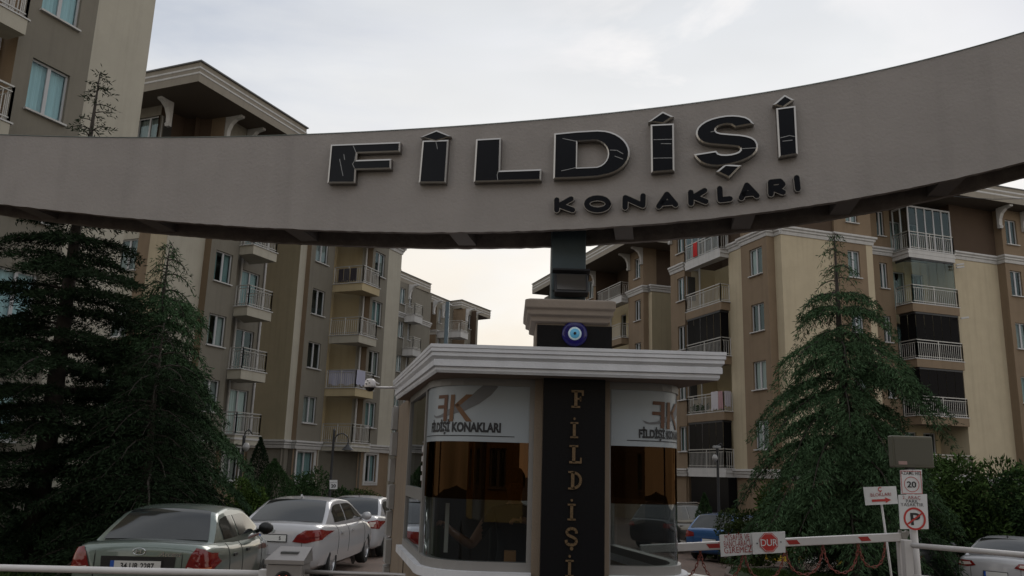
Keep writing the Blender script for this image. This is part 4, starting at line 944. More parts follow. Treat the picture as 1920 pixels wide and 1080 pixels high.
# red and white notice stuck inside the side window
kb(ribbon(PL, tC2 - .28, tC2 - .03, 1.62, 1.98, -.01, None, 4), 'red_notice', mat('notice_red', (.35, .03, .03), .6))
for k in range(4): kb(ribbon(PL, tC2 - .24, tC2 - .08, 1.66 + k * .08, 1.705 + k * .08, .001 + k * 0, None, 4), 'notice_box', mat('notice_white', (.42, .40, .40), .6))
for x, z0, z1 in ((-.47, 1.13, 1.5),): 
    b = MB(); b.box(x, x + .03, 6.75, 6.78, z0, z1); kb(b, 'handle', metal_w)
# little tissue box on the desk
bx_ = tag(MB().box(.0, .09, 6.60, 6.70, 1.043, 1.165).build('box', mat('cardboard', (.26, .13, .05), .8)), 'small brown cardboard box standing on the gatehouse desk', 'box')
# ---------------------------------------------------------------- barriers, signs, railings
white_m = mat('white_enamel', (.52, .50, .49), .45, noise=.06, nscale=5, streak=.1); red_m = mat('red_paint', (.30, .025, .02), .5); sign_w = mat('sign_white', (.58, .58, .58), .5, noise=.05, nscale=8)
sign_red = mat('sign_red', (.42, .03, .025), .5); text_red = mat('lettering_red', (.26, .008, .008), .6); sign_blk = mat('sign_black', (.015, .015, .017), .5)
bL, bR_ = at(1200, 1029.5, 9.15), at(1692, 1006.5, 9.0)
boom = thing('barrier_boom', 'white boom with red stripes lying across the right lane', 'barrier', bL)
bd = (bR_ - bL); BLn = bd.length; bdx = bd.normalized(); bM = face_M(Vector((0, 0, 0)), bdx, (Vector((0, 0, 1)) - bdx * bdx.z).normalized())
b = MB(); b.box(0, BLn, -.042, .042, -.03, .03); o = bevelled(b.build('arm', white_m, boom, M=bM), .008)
def along(px): return min(np.linspace(0, BLn, 800), key=lambda s_: abs((bL + bdx * s_).x / (bL + bdx * s_).y - azm(px, 1020)))
for x0, x1 in ((1323, 1353), (1473, 1499), (1608, 1632)):
    s0, s1 = along(x0), along(x1); b = MB(); b.prism([(s0, -.024, .0325), (s1, -.024, .0325), (s1 - .04, .024, .0325), (s0 + .02, .024, .0325)][::-1] if 0 else [(s0 + .03, -.022, .0325), (s1, -.022, .0325), (s1 - .03, .022, .0325), (s0, .022, .0325)], [(s0 + .03, -.022, .028), (s1, -.022, .028), (s1 - .03, .022, .028), (s0, .022, .028)])
    b.build('red_stripe', red_m, boom, M=bM)
b = MB(); b.box(BLn - .02, BLn + .03, -.05, .05, -.045, .045); b.build('end_fitting', mat('fitting_grey', (.25, .24, .22), .5), boom, M=bM)
def sign_plate(name, label, quad, Y, group=None):
    """flat plate whose corners are read off the photograph (tl,tr,br,bl), lying in a plane facing the viewer"""
    P0 = at(*quad[3], Y); nrm = Vector((0, -1, 0)); c = [onplane(*p, P0, nrm) for p in quad]; o = c[3]
    rt = thing(name, label, 'sign', o, 0, group)
    b = MB(); L_c = [p - o for p in c]; b.prism(L_c, [p + Vector((0, .012, 0)) for p in L_c]); b.build('plate', sign_w, rt)
    x_ = (c[2] - c[3]); h_ = (c[0] - c[3]).length; w_ = x_.length
    return rt, face_M(Vector((0, -.002, 0)), x_, (c[0] - c[3])), w_, h_
def lay(me, rt, M, x, y, dz=.001, name='lettering'):
    return link(name, me, rt, M @ Matrix.Translation((x, y, dz)))
def disc_mesh(r0, r1, m, n=40, a0=0.0):
    b = MB(); 
    for k in range(n):
        a = a0 + 2 * math.pi * k / n; b.v += [(r0 * math.cos(a), r0 * math.sin(a), 0), (r1 * math.cos(a), r1 * math.sin(a), 0)]
    for k in range(n): i = 2 * k; j = 2 * ((k + 1) % n); b.f.append((i, i + 1, j + 1, j)); b.m.append(0)
    return b.mesh('print', m)
def flat(pts, m): return MB().add([(x, y, 0) for x, y in pts], (tuple(range(len(pts))),)).mesh('print', m)
rt, M, w, h = sign_plate('notice_sign', 'white notice with three lines of narrow red letters on the boom', [(1349, 1003), (1410, 999.5), (1412, 1039), (1352, 1044)], 8.93)
for i, (tx, sz, sx) in enumerate((('MİSAFİR VE', .085, .56), ('YABANCI-ARAÇLAR', .085, .50), ('GİREMEZ', .085, .78))): lay(text_mesh(tx, sz, off=0, sx=sx, spacing=1.06, mats=text_red), rt, M, w * .54, h * (.70 - .29 * i), .002)
rt, M, w, h = sign_plate('stop_sign', 'white plate with a red stop octagon in the middle of the boom', [(1410, 999), (1472, 996.5), (1473, 1036), (1412, 1039.5)], 8.91)
lay(disc_mesh(.0001, .102, sign_red, 8, R(22.5)), rt, M, w * .5, h * .51, .002, 'octagon'); lay(disc_mesh(.090, .094, sign_w, 8, R(22.5)), rt, M, w * .5, h * .51, .003, 'octagon_line'); lay(text_mesh('DUR', .095, off=0.0009, sx=.9, mats=sign_w), rt, M, w * .5, h * .51 - .033, .004)
for fx in (.14, .87): lay(disc_mesh(.0001, .007, sign_blk, 10), rt, M, w * fx, h * .5, .003, 'bolt')
# chains in loops below the boom
chain_m = mat('red_chain', (.20, .055, .04), .6, noise=.5, nscale=30)
def link_mesh():
    b = MB(); n = 12; k = 5
    for i in range(n):
        a = 2 * math.pi * i / n; cx, cy = .020 * math.cos(a), .011 * math.sin(a)
        if math.cos(a) > 0: cx += .008
        else: cx -= .008
        for j in range(k):
            t = 2 * math.pi * j / k; b.v.append((cx + .0045 * math.cos(t) * math.cos(a), cy + .0045 * math.cos(t) * math.sin(a), .0045 * math.sin(t)))
    for i in range(n):
        for j in range(k): a = i * k + j; c = i * k + (j + 1) % k; e_ = ((i + 1) % n) * k; b.f.append((a, e_ + j, e_ + (j + 1) % k, c)); b.m.append(0)
    return b
LK = link_mesh()
hooks = [1176, 1313, 1394, 1471, 1543, 1609, 1660]; dips = [1088, 1088, 1086, 1077, 1074, 1063]
ords = ['first', 'second', 'third', 'fourth', 'fifth', 'last']
for i in range(6):
    s0, s1 = along(max(1216, hooks[i])), along(hooks[i + 1]); A = bL + bdx * s0 - Vector((0, 0, .03)); Bq = bL + bdx * s1 - Vector((0, 0, .03))
    mid_ = (A + Bq) / 2; zd = at((hooks[i] + hooks[i + 1]) / 2, dips[i], mid_.y).z
    pts = [A.lerp(Bq, t).to_3d() if False else Vector((A.x + (Bq.x - A.x) * (t - .12 * math.sin(2 * math.pi * t) * .6), A.y + (Bq.y - A.y) * t, A.z + (Bq.z - A.z) * t - ((A.z + Bq.z) / 2 - zd) * (1 - (2 * t - 1) ** 2) ** .8)) for t in np.linspace(0, 1, 60)]
    L = [0]
    for p, q_ in zip(pts[:-1], pts[1:]): L.append(L[-1] + (q_ - p).length)
    b = MB(); s_ = .0; k = 0
    while s_ < L[-1]:
        j = max(x for x in range(len(L)) if L[x] <= s_); j = min(j, len(pts) - 2); p = pts[j].lerp(pts[j + 1], (s_ - L[j]) / max(1e-6, L[j + 1] - L[j])); d_ = (pts[j + 1] - pts[j]).normalized()
        u_ = d_.cross(Vector((0, 1, 0))).normalized(); v_ = Vector((0, 1, 0)); v_ = u_.cross(d_)
        if k % 2: u_, v_ = v_, u_
        MM = Matrix(((d_.x, u_.x, v_.x, p.x), (d_.y, u_.y, v_.y, p.y), (d_.z, u_.z, v_.z, p.z), (0, 0, 0, 1)))
        o_ = len(b.v); b.v += [tuple(MM @ Vector(v)) for v in LK.v]; b.f += [tuple(o_ + q_ for q_ in f) for f in LK.f]; b.m += LK.m; s_ += .041; k += 1
    ch = b.build('chain', chain_m); tag(ch, f'faded red chain hanging in a loop, {ords[i]} of the six under the boom', 'chain', 'chain loops below the boom')
    ch['pieces'] = 'links'
# boom rest and railing posts
def gpost(name, label, px, py, Y, w, cap_=True):
    p = at(px, py, Y); g0 = ground(p.x, p.y); rt = thing(name, label, 'post', (p.x, p.y, g0)); b = MB(); b.box(-w / 2, w / 2, -w / 2, w / 2, 0, p.z - g0); bevelled(b.build('tube', white_m, rt), .006)
    if cap_: b = MB(); b.box(-w / 2 - .008, w / 2 + .008, -w / 2 - .008, w / 2 + .008, p.z - g0, p.z - g0 + .012); b.build('end_cap', white_m, rt)
    return rt, p, g0
rt, p, g0 = gpost('boom_rest_post', 'white square post that the boom tip rests on', 1689, 1012, 9.05, .075)
b = MB(); b.bar((-.05, -.045, p.z - g0 - .02), (-.02, -.045, p.z - g0 + .10), .03); b.bar((.05, .03, p.z - g0 + .01), (.09, .03, p.z - g0 + .09), .04); b.build('fork', mat('fitting_grey', (.25, .24, .22), .5), rt)
rail = thing('white_railing', 'white tubular railing running to the right edge', 'railing', (4.07, 8.62, ground(4.07, 8.62)))
ra = at(1703, 1018, 8.65); rg = ground(ra.x, ra.y); rb = Vector((5.35, 7.0, ra.z)); dl = rb - ra
rel = lambda v: Vector(v) - rail.location
b = MB(); b.box(-.04, .04, -.04, .04, rg, ra.z + .03, M=Matrix.Translation((ra.x - .02, ra.y, 0))); b.v = [tuple(rel(v)) for v in b.v]; bevelled(b.build('end_post', white_m, rail), .006)
for z in (ra.z - .02, ra.z - .32, ra.z - .62):
    b = MB(); b.tube([rel((ra.x, ra.y, z)), rel((rb.x, rb.y, z))], .026, 12); b.build('rail', white_m, rail, True)
pm = ra + dl * .97; b = MB(); b.box(-.035, .035, -.035, .035, rg, ra.z - .03, M=Matrix.Translation((pm.x, pm.y, 0))); b.v = [tuple(rel(v)) for v in b.v]; b.build('post', white_m, rail)
p = at(1716, 985, 8.95); g0 = ground(p.x, p.y); sp_ = thing('sign_post', 'round white post holding the two traffic signs and display box', 'sign post', (p.x, p.y, g0))
MB().tube([(0, 0, 0), (-.03, 0, 1.9 - g0)], .038, 14).build('tube', white_m, sp_, True); b = MB(); b.box(-.05, .02, -.03, .03, 1.86 - g0, 1.96 - g0); b.build('bracket', metal_d, sp_)
rt, M, w, h = sign_plate('speed_limit_sign', 'upper white sign on the post with the number 20 in a red ring', [(1688, 881.5), (1728.5, 880.5), (1730, 926), (1690, 926.5)], 8.88)
lay(text_mesh('AZAMİ HIZ', .050, off=.0004, spacing=1.08, sx=.80, mats=sign_blk), rt, M, w * .5, h * .80, .002); lay(disc_mesh(.072, .078, sign_red), rt, M, w * .5, h * .40, .002, 'ring'); lay(text_mesh('20', .085, off=0.0018, sx=1.15, mats=sign_blk), rt, M, w * .5, h * .40 - .03, .002)
for (x0, x1, y0, y1) in ((.03, .97, .025, .045), (.03, .97, .955, .975), (.03, .055, .045, .955), (.945, .97, .045, .955)): lay(flat([(w * x0, h * y0), (w * x1, h * y0), (w * x1, h * y1), (w * x0, h * y1)], sign_red), rt, M, 0, 0, .002, 'border')
rt, M, w, h = sign_plate('no_parking_sign', 'lower white sign on the post with a crossed out letter P', [(1684.5, 928), (1738, 926.5), (1741.5, 992), (1688.5, 992)], 8.87)
for i, (tx, m_) in enumerate((('2. ARAÇ', text_red), ('PARK', sign_blk), ('YASAKTIR', sign_blk))): lay(text_mesh(tx, .048, off=0, sx=1.02, mats=m_, spacing=1.08), rt, M, w * .46, h * (.875 - .105 * i), .002)
lay(disc_mesh(.094, .114, sign_red), rt, M, w * .52, h * .30, .002, 'ring'); lay(text_mesh('P', .17, off=0.0036, sx=1.25, mats=sign_blk), rt, M, w * .53, h * .30 - .06, .003)
a = R(35); lay(flat([(math.cos(a) * s_ * .10 - math.sin(a) * t * .008, (math.sin(a) * s_ * .10 + math.cos(a) * t * .008)) for s_, t in ((-1, -1), (1, -1), (1, 1), (-1, 1))], sign_red), rt, M, w * .52, h * .30, .004, 'slash')
rt, M, w, h = sign_plate('direction_sign', 'white arrow sign with red letters leaning on a thin pole', [(1619, 913.5), (1680, 911.5), (1684, 944.5), (1623.5, 947.5)], 9.55)
lay(text_mesh('Ç', .065, off=0.0014, mats=sign_red), rt, M, w * .49, h * .73, .002); lay(text_mesh('BLOKLARI', .05, off=0, sx=1.0, mats=text_red, spacing=1.05), rt, M, w * .5, h * .46, .002)
lay(flat([(w * .2, h * .17), (w * .62, h * .17), (w * .62, h * .08), (w * .8, h * .235), (w * .62, h * .39), (w * .62, h * .30), (w * .2, h * .30)], sign_red), rt, M, 0, 0, .002, 'arrow')
pa, pb = at(1653, 946, 9.58), at(1672, 1085, 9.7); b = MB(); b.tube([pa - rt.location, pb - rt.location], .013, 8)
d_ = (pb - pa).normalized(); pe = pb + d_ * ((pb.z - ground(pb.x, pb.y)) / -d_.z); b = MB(); b.tube([pa - rt.location, pe - rt.location], .013, 8); b.build('pole', white_m, rt, True)
led = thing('display_box', 'flat grey display box on top of the sign post', 'display box', at(1708, 878, 8.95))
c0_ = at(1672, 876, 8.95) - led.location; c1_ = at(1743.5, 819, 8.95) - led.location
olive_m = mat('box_khaki', (.10, .095, .07), .6, noise=.1, nscale=6)
b = MB(); b.box(c0_.x, c1_.x, -.05, .06, c0_.z, c1_.z); bevelled(b.build('case', olive_m, led), .012)
b = MB(); b.box(c0_.x + .02, c1_.x - .02, -.055, -.0505, c0_.z + .03, c1_.z - .03); b.build('back_plate', mat('box_khaki2', (.085, .08, .06), .6), led); b = MB(); b.box(c0_.x + .05, c0_.x + .14, -.057, -.0555, c0_.z + .03, c0_.z + .065); b.build('sticker', mat('sticker', (.33, .22, .2), .6), led)
b = MB(); b.bar((0, 0, c0_.z - .06), (0, 0, c0_.z), .05); b.build('mount', metal_d, led)
# left side: exit barrier tube, housing with red cross, short tube to the gatehouse
hb = at(543, 1030, 5.0); hg = ground(hb.x, 5); hs = thing('barrier_housing', 'grey steel barrier housing with a red cross signal', 'barrier housing', (hb.x, 5.0, hg))
top = hb.z - hg; steel_g = mat('brushed_grey', (.27, .25, .24), .4, metal=.5, noise=.08, nscale=8)
b = MB(); b.box(-.10, .10, -.09, .12, 0, top - .075); bevelled(b.build('case', steel_g, hs), .006)
b = MB(); b.prism([(-.11, -.10, top - .072), (.11, -.10, top - .072), (.11, .13, top - .072), (-.11, .13, top - .072)][::-1], [(-.11, -.10, top - .05), (.11, -.10, top - .05), (.10, .13, top + .005), (-.085, .13, top + .005)][::-1]); b.build('sloped_lid', steel_g, hs)
b = MB(); b.box(-.05, .05, -.0, .06, top - .035, top - .0145); b.build('card_reader', mat('reader_dark', (.06, .06, .06), .4), hs)
b = MB(); b.lathe([(.048, 0), (.048, .012), (.040, .014), (.0001, .014)], 28, M=Matrix.Translation((.0, -.09, top - .155)) @ RXm); b.build('signal_lamp', mat('signal_black', (.006, .006, .006), .3), hs)
b = MB()
for s_ in (-1, 1): b.bar((-.022 * s_, -.1055, top - .155 - .022), (.022 * s_, -.1055, top - .155 + .022), .007, .002, up=Vector((0, 1, 0)))
b.build('red_cross', mat('cross_led', (.2, .02, .01), .5, emit=(1, .12, .06, .55)), hs)
lt = thing('barrier_tube', 'long white barrier tube along the bottom left edge', 'barrier', at(497, 1076, 5.0)); o_ = lt.location
pts = [Vector((0, 0, 0)), at(250, 1070.5, 5.0) - o_, at(0, 1064.5, 5.0) - o_, at(-200, 1059, 5.0) - o_]
MB().tube(pts, .019, 12).build('arm', white_m, lt, True); b = MB(); b.box(-.03, .02, -.03, .03, -.6, .025); bevelled(b.build('end_cap', white_m, lt), .004)
st = thing('guard_tube', 'short grey steel tube between barrier housing and gatehouse', 'rail', at(573, 1072, 5.0)); o_ = st.location
MB().tube([Vector((-.04, 0, 0)), at(740, 1078, 5.05) - o_, at(760, 1079, 5.05) - o_], .012, 10).build('tube', steel_g, st, True); b = MB(); b.bar(at(735, 1078, 5.05) - o_, at(735, 1078, 5.05) - o_ - Vector((0, 0, 1.3)), .03); b.build('leg', steel_g, st)
# dome camera on an arm from the gatehouse roof edge
dc = thing('dome_camera', 'white dome camera on a thin arm off the gatehouse roof corner', 'security camera', at(694, 722, 7.9))
b = MB(); b.lathe([(.0001, .062), (.03, .058), (.048, .04), (.054, .0), (.056, -.02), (.05, -.024)], 24); b.build('shell', mat('camera_white', (.72, .68, .67), .4), dc, True)
b = MB(); b.lathe([(.044, -.022), (.038, -.045), (.02, -.058), (.0001, -.062)], 24); b.build('dome', mat('dome_smoke', (.02, .016, .015), .08), dc, True)
b = MB()
for x, z in ((-.02, .035), (.0, .015), (-.03, .005)): b.box(x - .006, x + .006, -.058, -.046, z - .004, z + .004)
b.build('vent_slot', mat('slot', (.03, .03, .03), .8), dc)
b = MB(); e_ = at(742, 727, 8.1) - dc.location; b.tube([(.03, 0, -.012), (.08, 0, -.02), e_], .011, 8); b.tube([(.04, .0, .03), (.085, 0, .012)], .008, 6); b.build('arm', mat('camera_white', (.72, .68, .67), .4), dc, True)
# ---------------------------------------------------------------- cars
def smooth_interp(keys, y):
    """keys: list of (y, v...) ; monotone cubic-ish blend between the rows"""
    if y <= keys[0][0]: return keys[0][1:]
    for i in range(len(keys) - 1):
        if y <= keys[i + 1][0]:
            a, c = keys[i], keys[i + 1]; t = (y - a[0]) / (c[0] - a[0]); pm_ = keys[i - 1] if i else a; pn = keys[i + 2] if i + 2 < len(keys) else c
            res = []
            for k in range(1, len(a)):
                m0 = (c[k] - pm_[k]) / max(1e-6, c[0] - pm_[0]) * (c[0] - a[0]); m1 = (pn[k] - a[k]) / max(1e-6, pn[0] - a[0]) * (c[0] - a[0])
                res.append((2 * t ** 3 - 3 * t ** 2 + 1) * a[k] + (t ** 3 - 2 * t ** 2 + t) * m0 + (-2 * t ** 3 + 3 * t ** 2) * c[k] + (t ** 3 - t ** 2) * m1)
            return res
    return keys[-1][1:]
tyre_m = mat('tyre_rubber', (.012, .012, .012), .85); rim_m = mat('alloy_rim', (.42, .42, .43), .35, metal=.8); carglass = mat('car_glass', (.012, .014, .014), .06, spec=.5); trim_m = mat('black_trim', (.012, .012, .012), .5)
tail_red = mat('tail_lamp_red', (.15, .008, .007), .12, spec=.6); tail_clear = mat('tail_lamp_clear', (.5, .42, .38), .12); tail_amber = mat('tail_lamp_amber', (.45, .10, .02), .12); plate_m = mat('number_plate', (.55, .55, .53), .4); plate_blue = mat('plate_blue', (.02, .08, .35), .4); chrome2 = mat('car_chrome', (.6, .6, .6), .2, metal=1)
def wheel_meshes(r, w=.2, spokes=7):
    MX = Matrix.Rotation(R(90), 4, 'Y'); t = MB(); t.lathe([(r * .62, -w / 2), (r * .93, -w / 2), (r, -w * .3), (r, w * .3), (r * .93, w / 2), (r * .62, w / 2)], 28, M=MX)
    q = MB(); q.lathe([(r * .66, w * .42), (r * .62, w * .46), (r * .58, w * .3), (r * .56, -w * .2), (.0001, -w * .2)], 28, M=MX)
    q.lathe([(.0001, w * .40), (r * .14, w * .38), (r * .16, w * .2)], 16, M=MX)
    for k in range(spokes):
        a = 2 * math.pi * k / spokes; d = Vector((0, math.cos(a), math.sin(a))); q.bar(d * r * .1 + Vector((w * .34, 0, 0)), d * r * .6 + Vector((w * .36, 0, 0)), r * .16, w * .12, up=Vector((1, 0, 0)))
    return t.mesh('tyre', tyre_m), q.mesh('rim', rim_m)
def make_car(name, label, loc, heading, paint, Ln, Wd, Ht, low, gh, wheels=(.8, 3.4), wr=.31, hatch=False, lamp=None, extra=None, group='parked cars'):
    """low: rows (y, half-width factor, top z, bottom z); gh: (rear base y, roof rear y, roof front y, windscreen base y, belt z, base half factor, roof half factor)"""
    g0 = ground(loc[0], loc[1]); rt = thing(name, label, 'car', (loc[0], loc[1], g0), -heading, group); hw = Wd / 2
    secs = [(.0, 0, 0, 0), (.60, 0, 0, 0), (.86, .02, 0, 0), (.95, .10, 0, 0), (.985, .28, 0, 0), (1.0, .50, 0, 0), (1.0, .66, 0, 0), (.985, .80, 0, 0), (.955, .90, 0, 0), (.90, .965, 0, 0), (.82, .995, 0, 0), (.6, 1.015, 0, 0), (.3, 1.03, 0, 0), (0, 1.035, 0, 0)]
    ys_ = sorted(set([0, .015, .04, .08, .14, .22] + [round(Ln * i / 44, 3) for i in range(2, 43)] + [Ln - .22, Ln - .14, Ln - .08, Ln - .04, Ln - .015, Ln]))
    b = MB(); m_ = len(secs); full = 2 * m_ - 2
    def sect(y):
        ws, zt, zb = smooth_interp(low, y); half = [(f * ws * hw, zb + (zt - zb) * h) for f, h, _, _ in secs]; return half
    for y in ys_:
        hf = sect(y); ring = [(x, z) for x, z in hf] + [(-x, z) for x, z in hf[-2:0:-1]]
        b.v += [(x, y, z) for x, z in ring]
    for i in range(len(ys_) - 1):
        for k in range(full): a = i * full + k; c = i * full + (k + 1) % full; b.f.append((a, c, c + full, a + full)); b.m.append(0)
    b.f.append(tuple(reversed(range(full)))); b.m.append(0); b.f.append(tuple(range((len(ys_) - 1) * full, len(ys_) * full))); b.m.append(0)
    body = b.build('body', [paint, trim_m], rt)
    cut = MB()
    for wy in wheels:
        for s in (-1, 1): cut.lathe([(.0001, -.16), (wr * 1.13, -.16), (wr * 1.13, .4), (.0001, .4)], 28, M=Matrix.Translation((s * hw * .86, wy, wr)) @ Matrix.Rotation(R(90) * s, 4, 'Y'))
    co_ = cut.build('wheel_arch', trim_m); 
    bm = bmesh.new(); bm.from_mesh(co_.data); bmesh.ops.remove_doubles(bm, verts=bm.verts[:], dist=.0005); bmesh.ops.recalc_face_normals(bm, faces=bm.faces[:]); bm.to_mesh(co_.data); bm.free()
    bm = bmesh.new(); bm.from_mesh(body.data); bmesh.ops.recalc_face_normals(bm, faces=bm.faces[:]); bm.to_mesh(body.data); bm.free()
    md = body.modifiers.new('arches', 'BOOLEAN'); md.operation = 'DIFFERENCE'; md.object = co_; md.solver = 'EXACT'
    dg = bpy.context.evaluated_depsgraph_get(); dg.update(); me = bpy.data.meshes.new_from_object(body.evaluated_get(dg)); body.modifiers.clear(); body.data = me; bpy.data.objects.remove(co_)
    smooth_angle(body, 38)
    # cabin
    yb0, yr0, yr1, yb1, zb_, wb, wrf = gh; roofz = Ht
    prof = [(yb0, zb_), (yb0 + (yr0 - yb0) * .5, zb_ + (roofz - zb_) * .50), (yr0 - (yr0 - yb0) * .12, zb_ + (roofz - zb_) * .86), (yr0 + .08, roofz - .035), (yr0 + (yr1 - yr0) * .3, roofz - .008), (yr0 + (yr1 - yr0) * .55, roofz), (yr1 - .1, roofz - .03), (yr1 + (yb1 - yr1) * .15, zb_ + (roofz - zb_) * .86), (yr1 + (yb1 - yr1) * .55, zb_ + (roofz - zb_) * .46), (yb1, zb_)]
    top = lambda y: smooth_interp(prof, y)[0]
    taper = lambda y: 1 - .05 * max(0, (yb0 + .9 - y) / .9) - .04 * max(0, (y - yb1 + .9) / .9)
    wid = lambda y, z: hw * taper(y) * (wb + (wrf - wb) * ((z - zb_) / (roofz - zb_)) ** 1.25)
    b = MB(); yy = np.linspace(yb0, yb1, 46); hs_ = (-.12, 0, .25, .5, .72, .88, .96); cr_ = (.93, .80, .55, .28, 0); per = 2 * (len(hs_) + len(cr_)) - 1
    for y in yy:
        zt = max(top(y), zb_ + .004); wt = wid(y, zt); hf = [(wid(y, max(zb_, zb_ + (zt - zb_) * h)), zb_ + (zt - zb_) * h if h >= 0 else zb_ - .10) for h in hs_]; hf += [(wt * c, zt + .0 + .035 * (1 - c ** 2.2) * min(1, (zt - zb_) / (roofz - zb_) * 1.5 + .2) - (.0 if c < .9 else .004)) for c in cr_]
        b.v += [(x, y, z) for x, z in hf] + [(-x, y, z) for x, z in hf[-2::-1]]
    for i in range(len(yy) - 1):
        for k in range(per - 1): a = i * per + k; b.f.append((a, a + 1, a + 1 + per, a + per)); b.m.append(0)
    smooth_angle(b.build('cabin', paint, rt), 50)
    # glass
    def end_glass(nm, y0, y1, inset):
        g = MB(); n_ = 12
        for i in range(n_ + 1):
            y = y0 + (y1 - y0) * i / n_; zt = top(y); wt = wid(y, zt) - inset
            for k in range(n_ + 1):
                c = -1 + 2 * k / n_; cc = c * wt / wid(y, zt); s = 1 if y0 < y1 else -1
                sl = (top(y + .02) - top(y - .02)) / .04; nl = math.hypot(sl, 1); g.v.append((c * wt, y - .012 * sl / nl, zt + .035 * (1 - abs(cc) ** 2.2) * min(1, (zt - zb_) / (roofz - zb_) * 1.5 + .2) + .012 / nl))
        for i in range(n_):
            for k in range(n_): a = i * (n_ + 1) + k; g.f.append((a, a + 1, a + n_ + 2, a + n_ + 1)); g.m.append(0)
        return g.build(nm, carglass, rt, True)
    dy = yr0 - yb0; end_glass('rear_window', yb0 + dy * .10, yr0 - dy * .08, .075)
    dy = yb1 - yr1; end_glass('windscreen', yb1 - dy * .08, yr1 + dy * .12, .075)
    belt = zb_ + .035; ra_ = yb0 + (yr0 - yb0) * .55; fa_ = yb1 - .18; pB = yr0 + (yr1 - yr0) * .45
    doors = [(ra_ + .12, pB - .04), (pB + .05, fa_)]
    for s in (-1, 1):
        for (a, c) in doors:
            g = MB(); upl = []; n_ = 12
            for i in range(n_ + 1):
                y = a + (c - a) * i / n_; zt = min(top(y) - .075, roofz - .10)
                upl.append((y, max(belt + .01, zt)))
            for y, z in upl: g.v += [(s * (wid(y, belt) + .006), y, belt), (s * (wid(y, (belt + z) / 2) + .007), y, (belt + z) / 2), (s * (wid(y, z) + .006), y, z)]
            for i in range(n_):
                for k in (0, 1): q_ = i * 3 + k; g.f.append((q_, q_ + 1, q_ + 4, q_ + 3)); g.m.append(0)
            g.build('side_window', carglass, rt, True)
            # door shut line and handle
            yh = a + .18; xw = lambda yv, z: next((x for x, zz in reversed(sect(yv)) if zz <= z), hw)
            hx = max(x for x, zz in sect(yh)); MB().box(-.012, .022, -.0, .17, -.018, .018, M=Matrix.Translation((s * hx * .985 if s > 0 else s * hx * .985, yh, zb_ - .17))).build('door_handle', trim_m if Ht < 1.42 else paint, rt)
        # mirror
        my = yb1 - .30; b = MB(); b.lathe([(.0001, -.07), (.07, -.055), (.10, 0), (.085, .06), (.0001, .075)], 14, M=Matrix.Translation((s * (wid(my, zb_) + .15), my, zb_ + .06)) @ Matrix.Diagonal((1.15, .9, .9, 1)) @ Matrix.Rotation(R(90), 4, 'X')); b.bar((s * wid(my, zb_), my + .03, zb_ + .0), (s * (wid(my, zb_) + .1), my + .02, zb_ + .05), .05); b.build('mirror', trim_m if lamp == 'wedge' else paint, rt, True)
    # body side seams as thin dark grooves
    for s in (-1, 1):
        for yv in (doors[0][1] + .045, doors[1][1] - .02, doors[0][0] - .02):
            hf = [p for p in sect(yv) if .32 < p[1] < zb_ - .0]; MB().tube([(s * (x + .0008), yv, z) for x, z in hf], .005, 5).build('door_seam', trim_m, rt)
    # wheels
    tm, rm = wheel_meshes(wr)
    for wy in wheels:
        for s in (-1, 1):
            w_ = thing_obj = link('wheel', tm, rt, Matrix.Translation((s * (hw - .115), wy, wr)) @ (Matrix.Rotation(R(180), 4, 'Z') if s < 0 else Matrix.Identity(4))); link('rim', rm, w_)
            MB().lathe([(wr * 1.1, -.1), (.0001, -.1)], 20, M=Matrix.Translation((s * (hw - .2), wy, wr)) @ Matrix.Rotation(R(90) * s, 4, 'Y')).build('wheel_well', trim_m, rt)
    # rear details: patches that follow the body's rear corner
    def yrear(x, z):
        for y in np.linspace(0, .9, 91):
            hf = sect(float(y)); xm = 0
            for (xa, za), (xb, zb2) in zip(hf[:-1], hf[1:]):
                if za <= z <= zb2 and zb2 > za: xm = max(xm, xa + (xb - xa) * (z - za) / (zb2 - za))
            if xm >= abs(x): return float(y)
        return .9
    def patch(nm, poly, m, s=1, o=.012, parent=None):
        """poly in rear view (x from centre, z); wraps round the corner"""
        bmm = bmesh.new(); vs = [bmm.verts.new((x, z, 0)) for x, z in poly]; bmm.faces.new(vs); bmesh.ops.triangulate(bmm, faces=bmm.faces[:])
        for k in range(3): bmesh.ops.subdivide_edges(bmm, edges=[e for e in bmm.edges if e.calc_length() > .06], cuts=1); bmesh.ops.triangulate(bmm, faces=bmm.faces[:])
        bmesh.ops.triangulate(bmm, faces=bmm.faces[:]); bmesh.ops.subdivide_edges(bmm, edges=[e for e in bmm.edges if e.calc_length() > .05], cuts=1)
        for v in bmm.verts:
            x, z = v.co.x, v.co.y; yv = yrear(x, z); v.co = Vector((s * (x + (o if yv > .02 else 0)), yv - o, z))
        bmesh.ops.triangulate(bmm, faces=bmm.faces[:]); me_ = bpy.data.meshes.new(nm); bmm.to_mesh(me_); bmm.free(); me_.materials.append(m); o_ = link(nm, me_, parent or rt); me_.polygons.foreach_set('use_smooth', [True] * len(me_.polygons)); return o_
    for s in (-1, 1):   # boot lid shut lines
        MB().tube([(s * hw * .60, yrear(hw * .60, z) - .003, z) for z in np.linspace(low[1][3] + .22, low[1][2] - .05, 8)], .005, 5).build('boot_seam', trim_m, rt)
    zq = low[1][3] + .22; MB().tube([(x, yrear(abs(x), zq) - .003, zq) for x in np.linspace(-hw * .6, hw * .6, 12)], .005, 5).build('boot_seam', trim_m, rt)
    return rt, patch, sect
def paint(name, col, metal=.4, rough=.35): return mat(name, col, rough, metal=metal, coat=1.0, noise=.03, nscale=2)
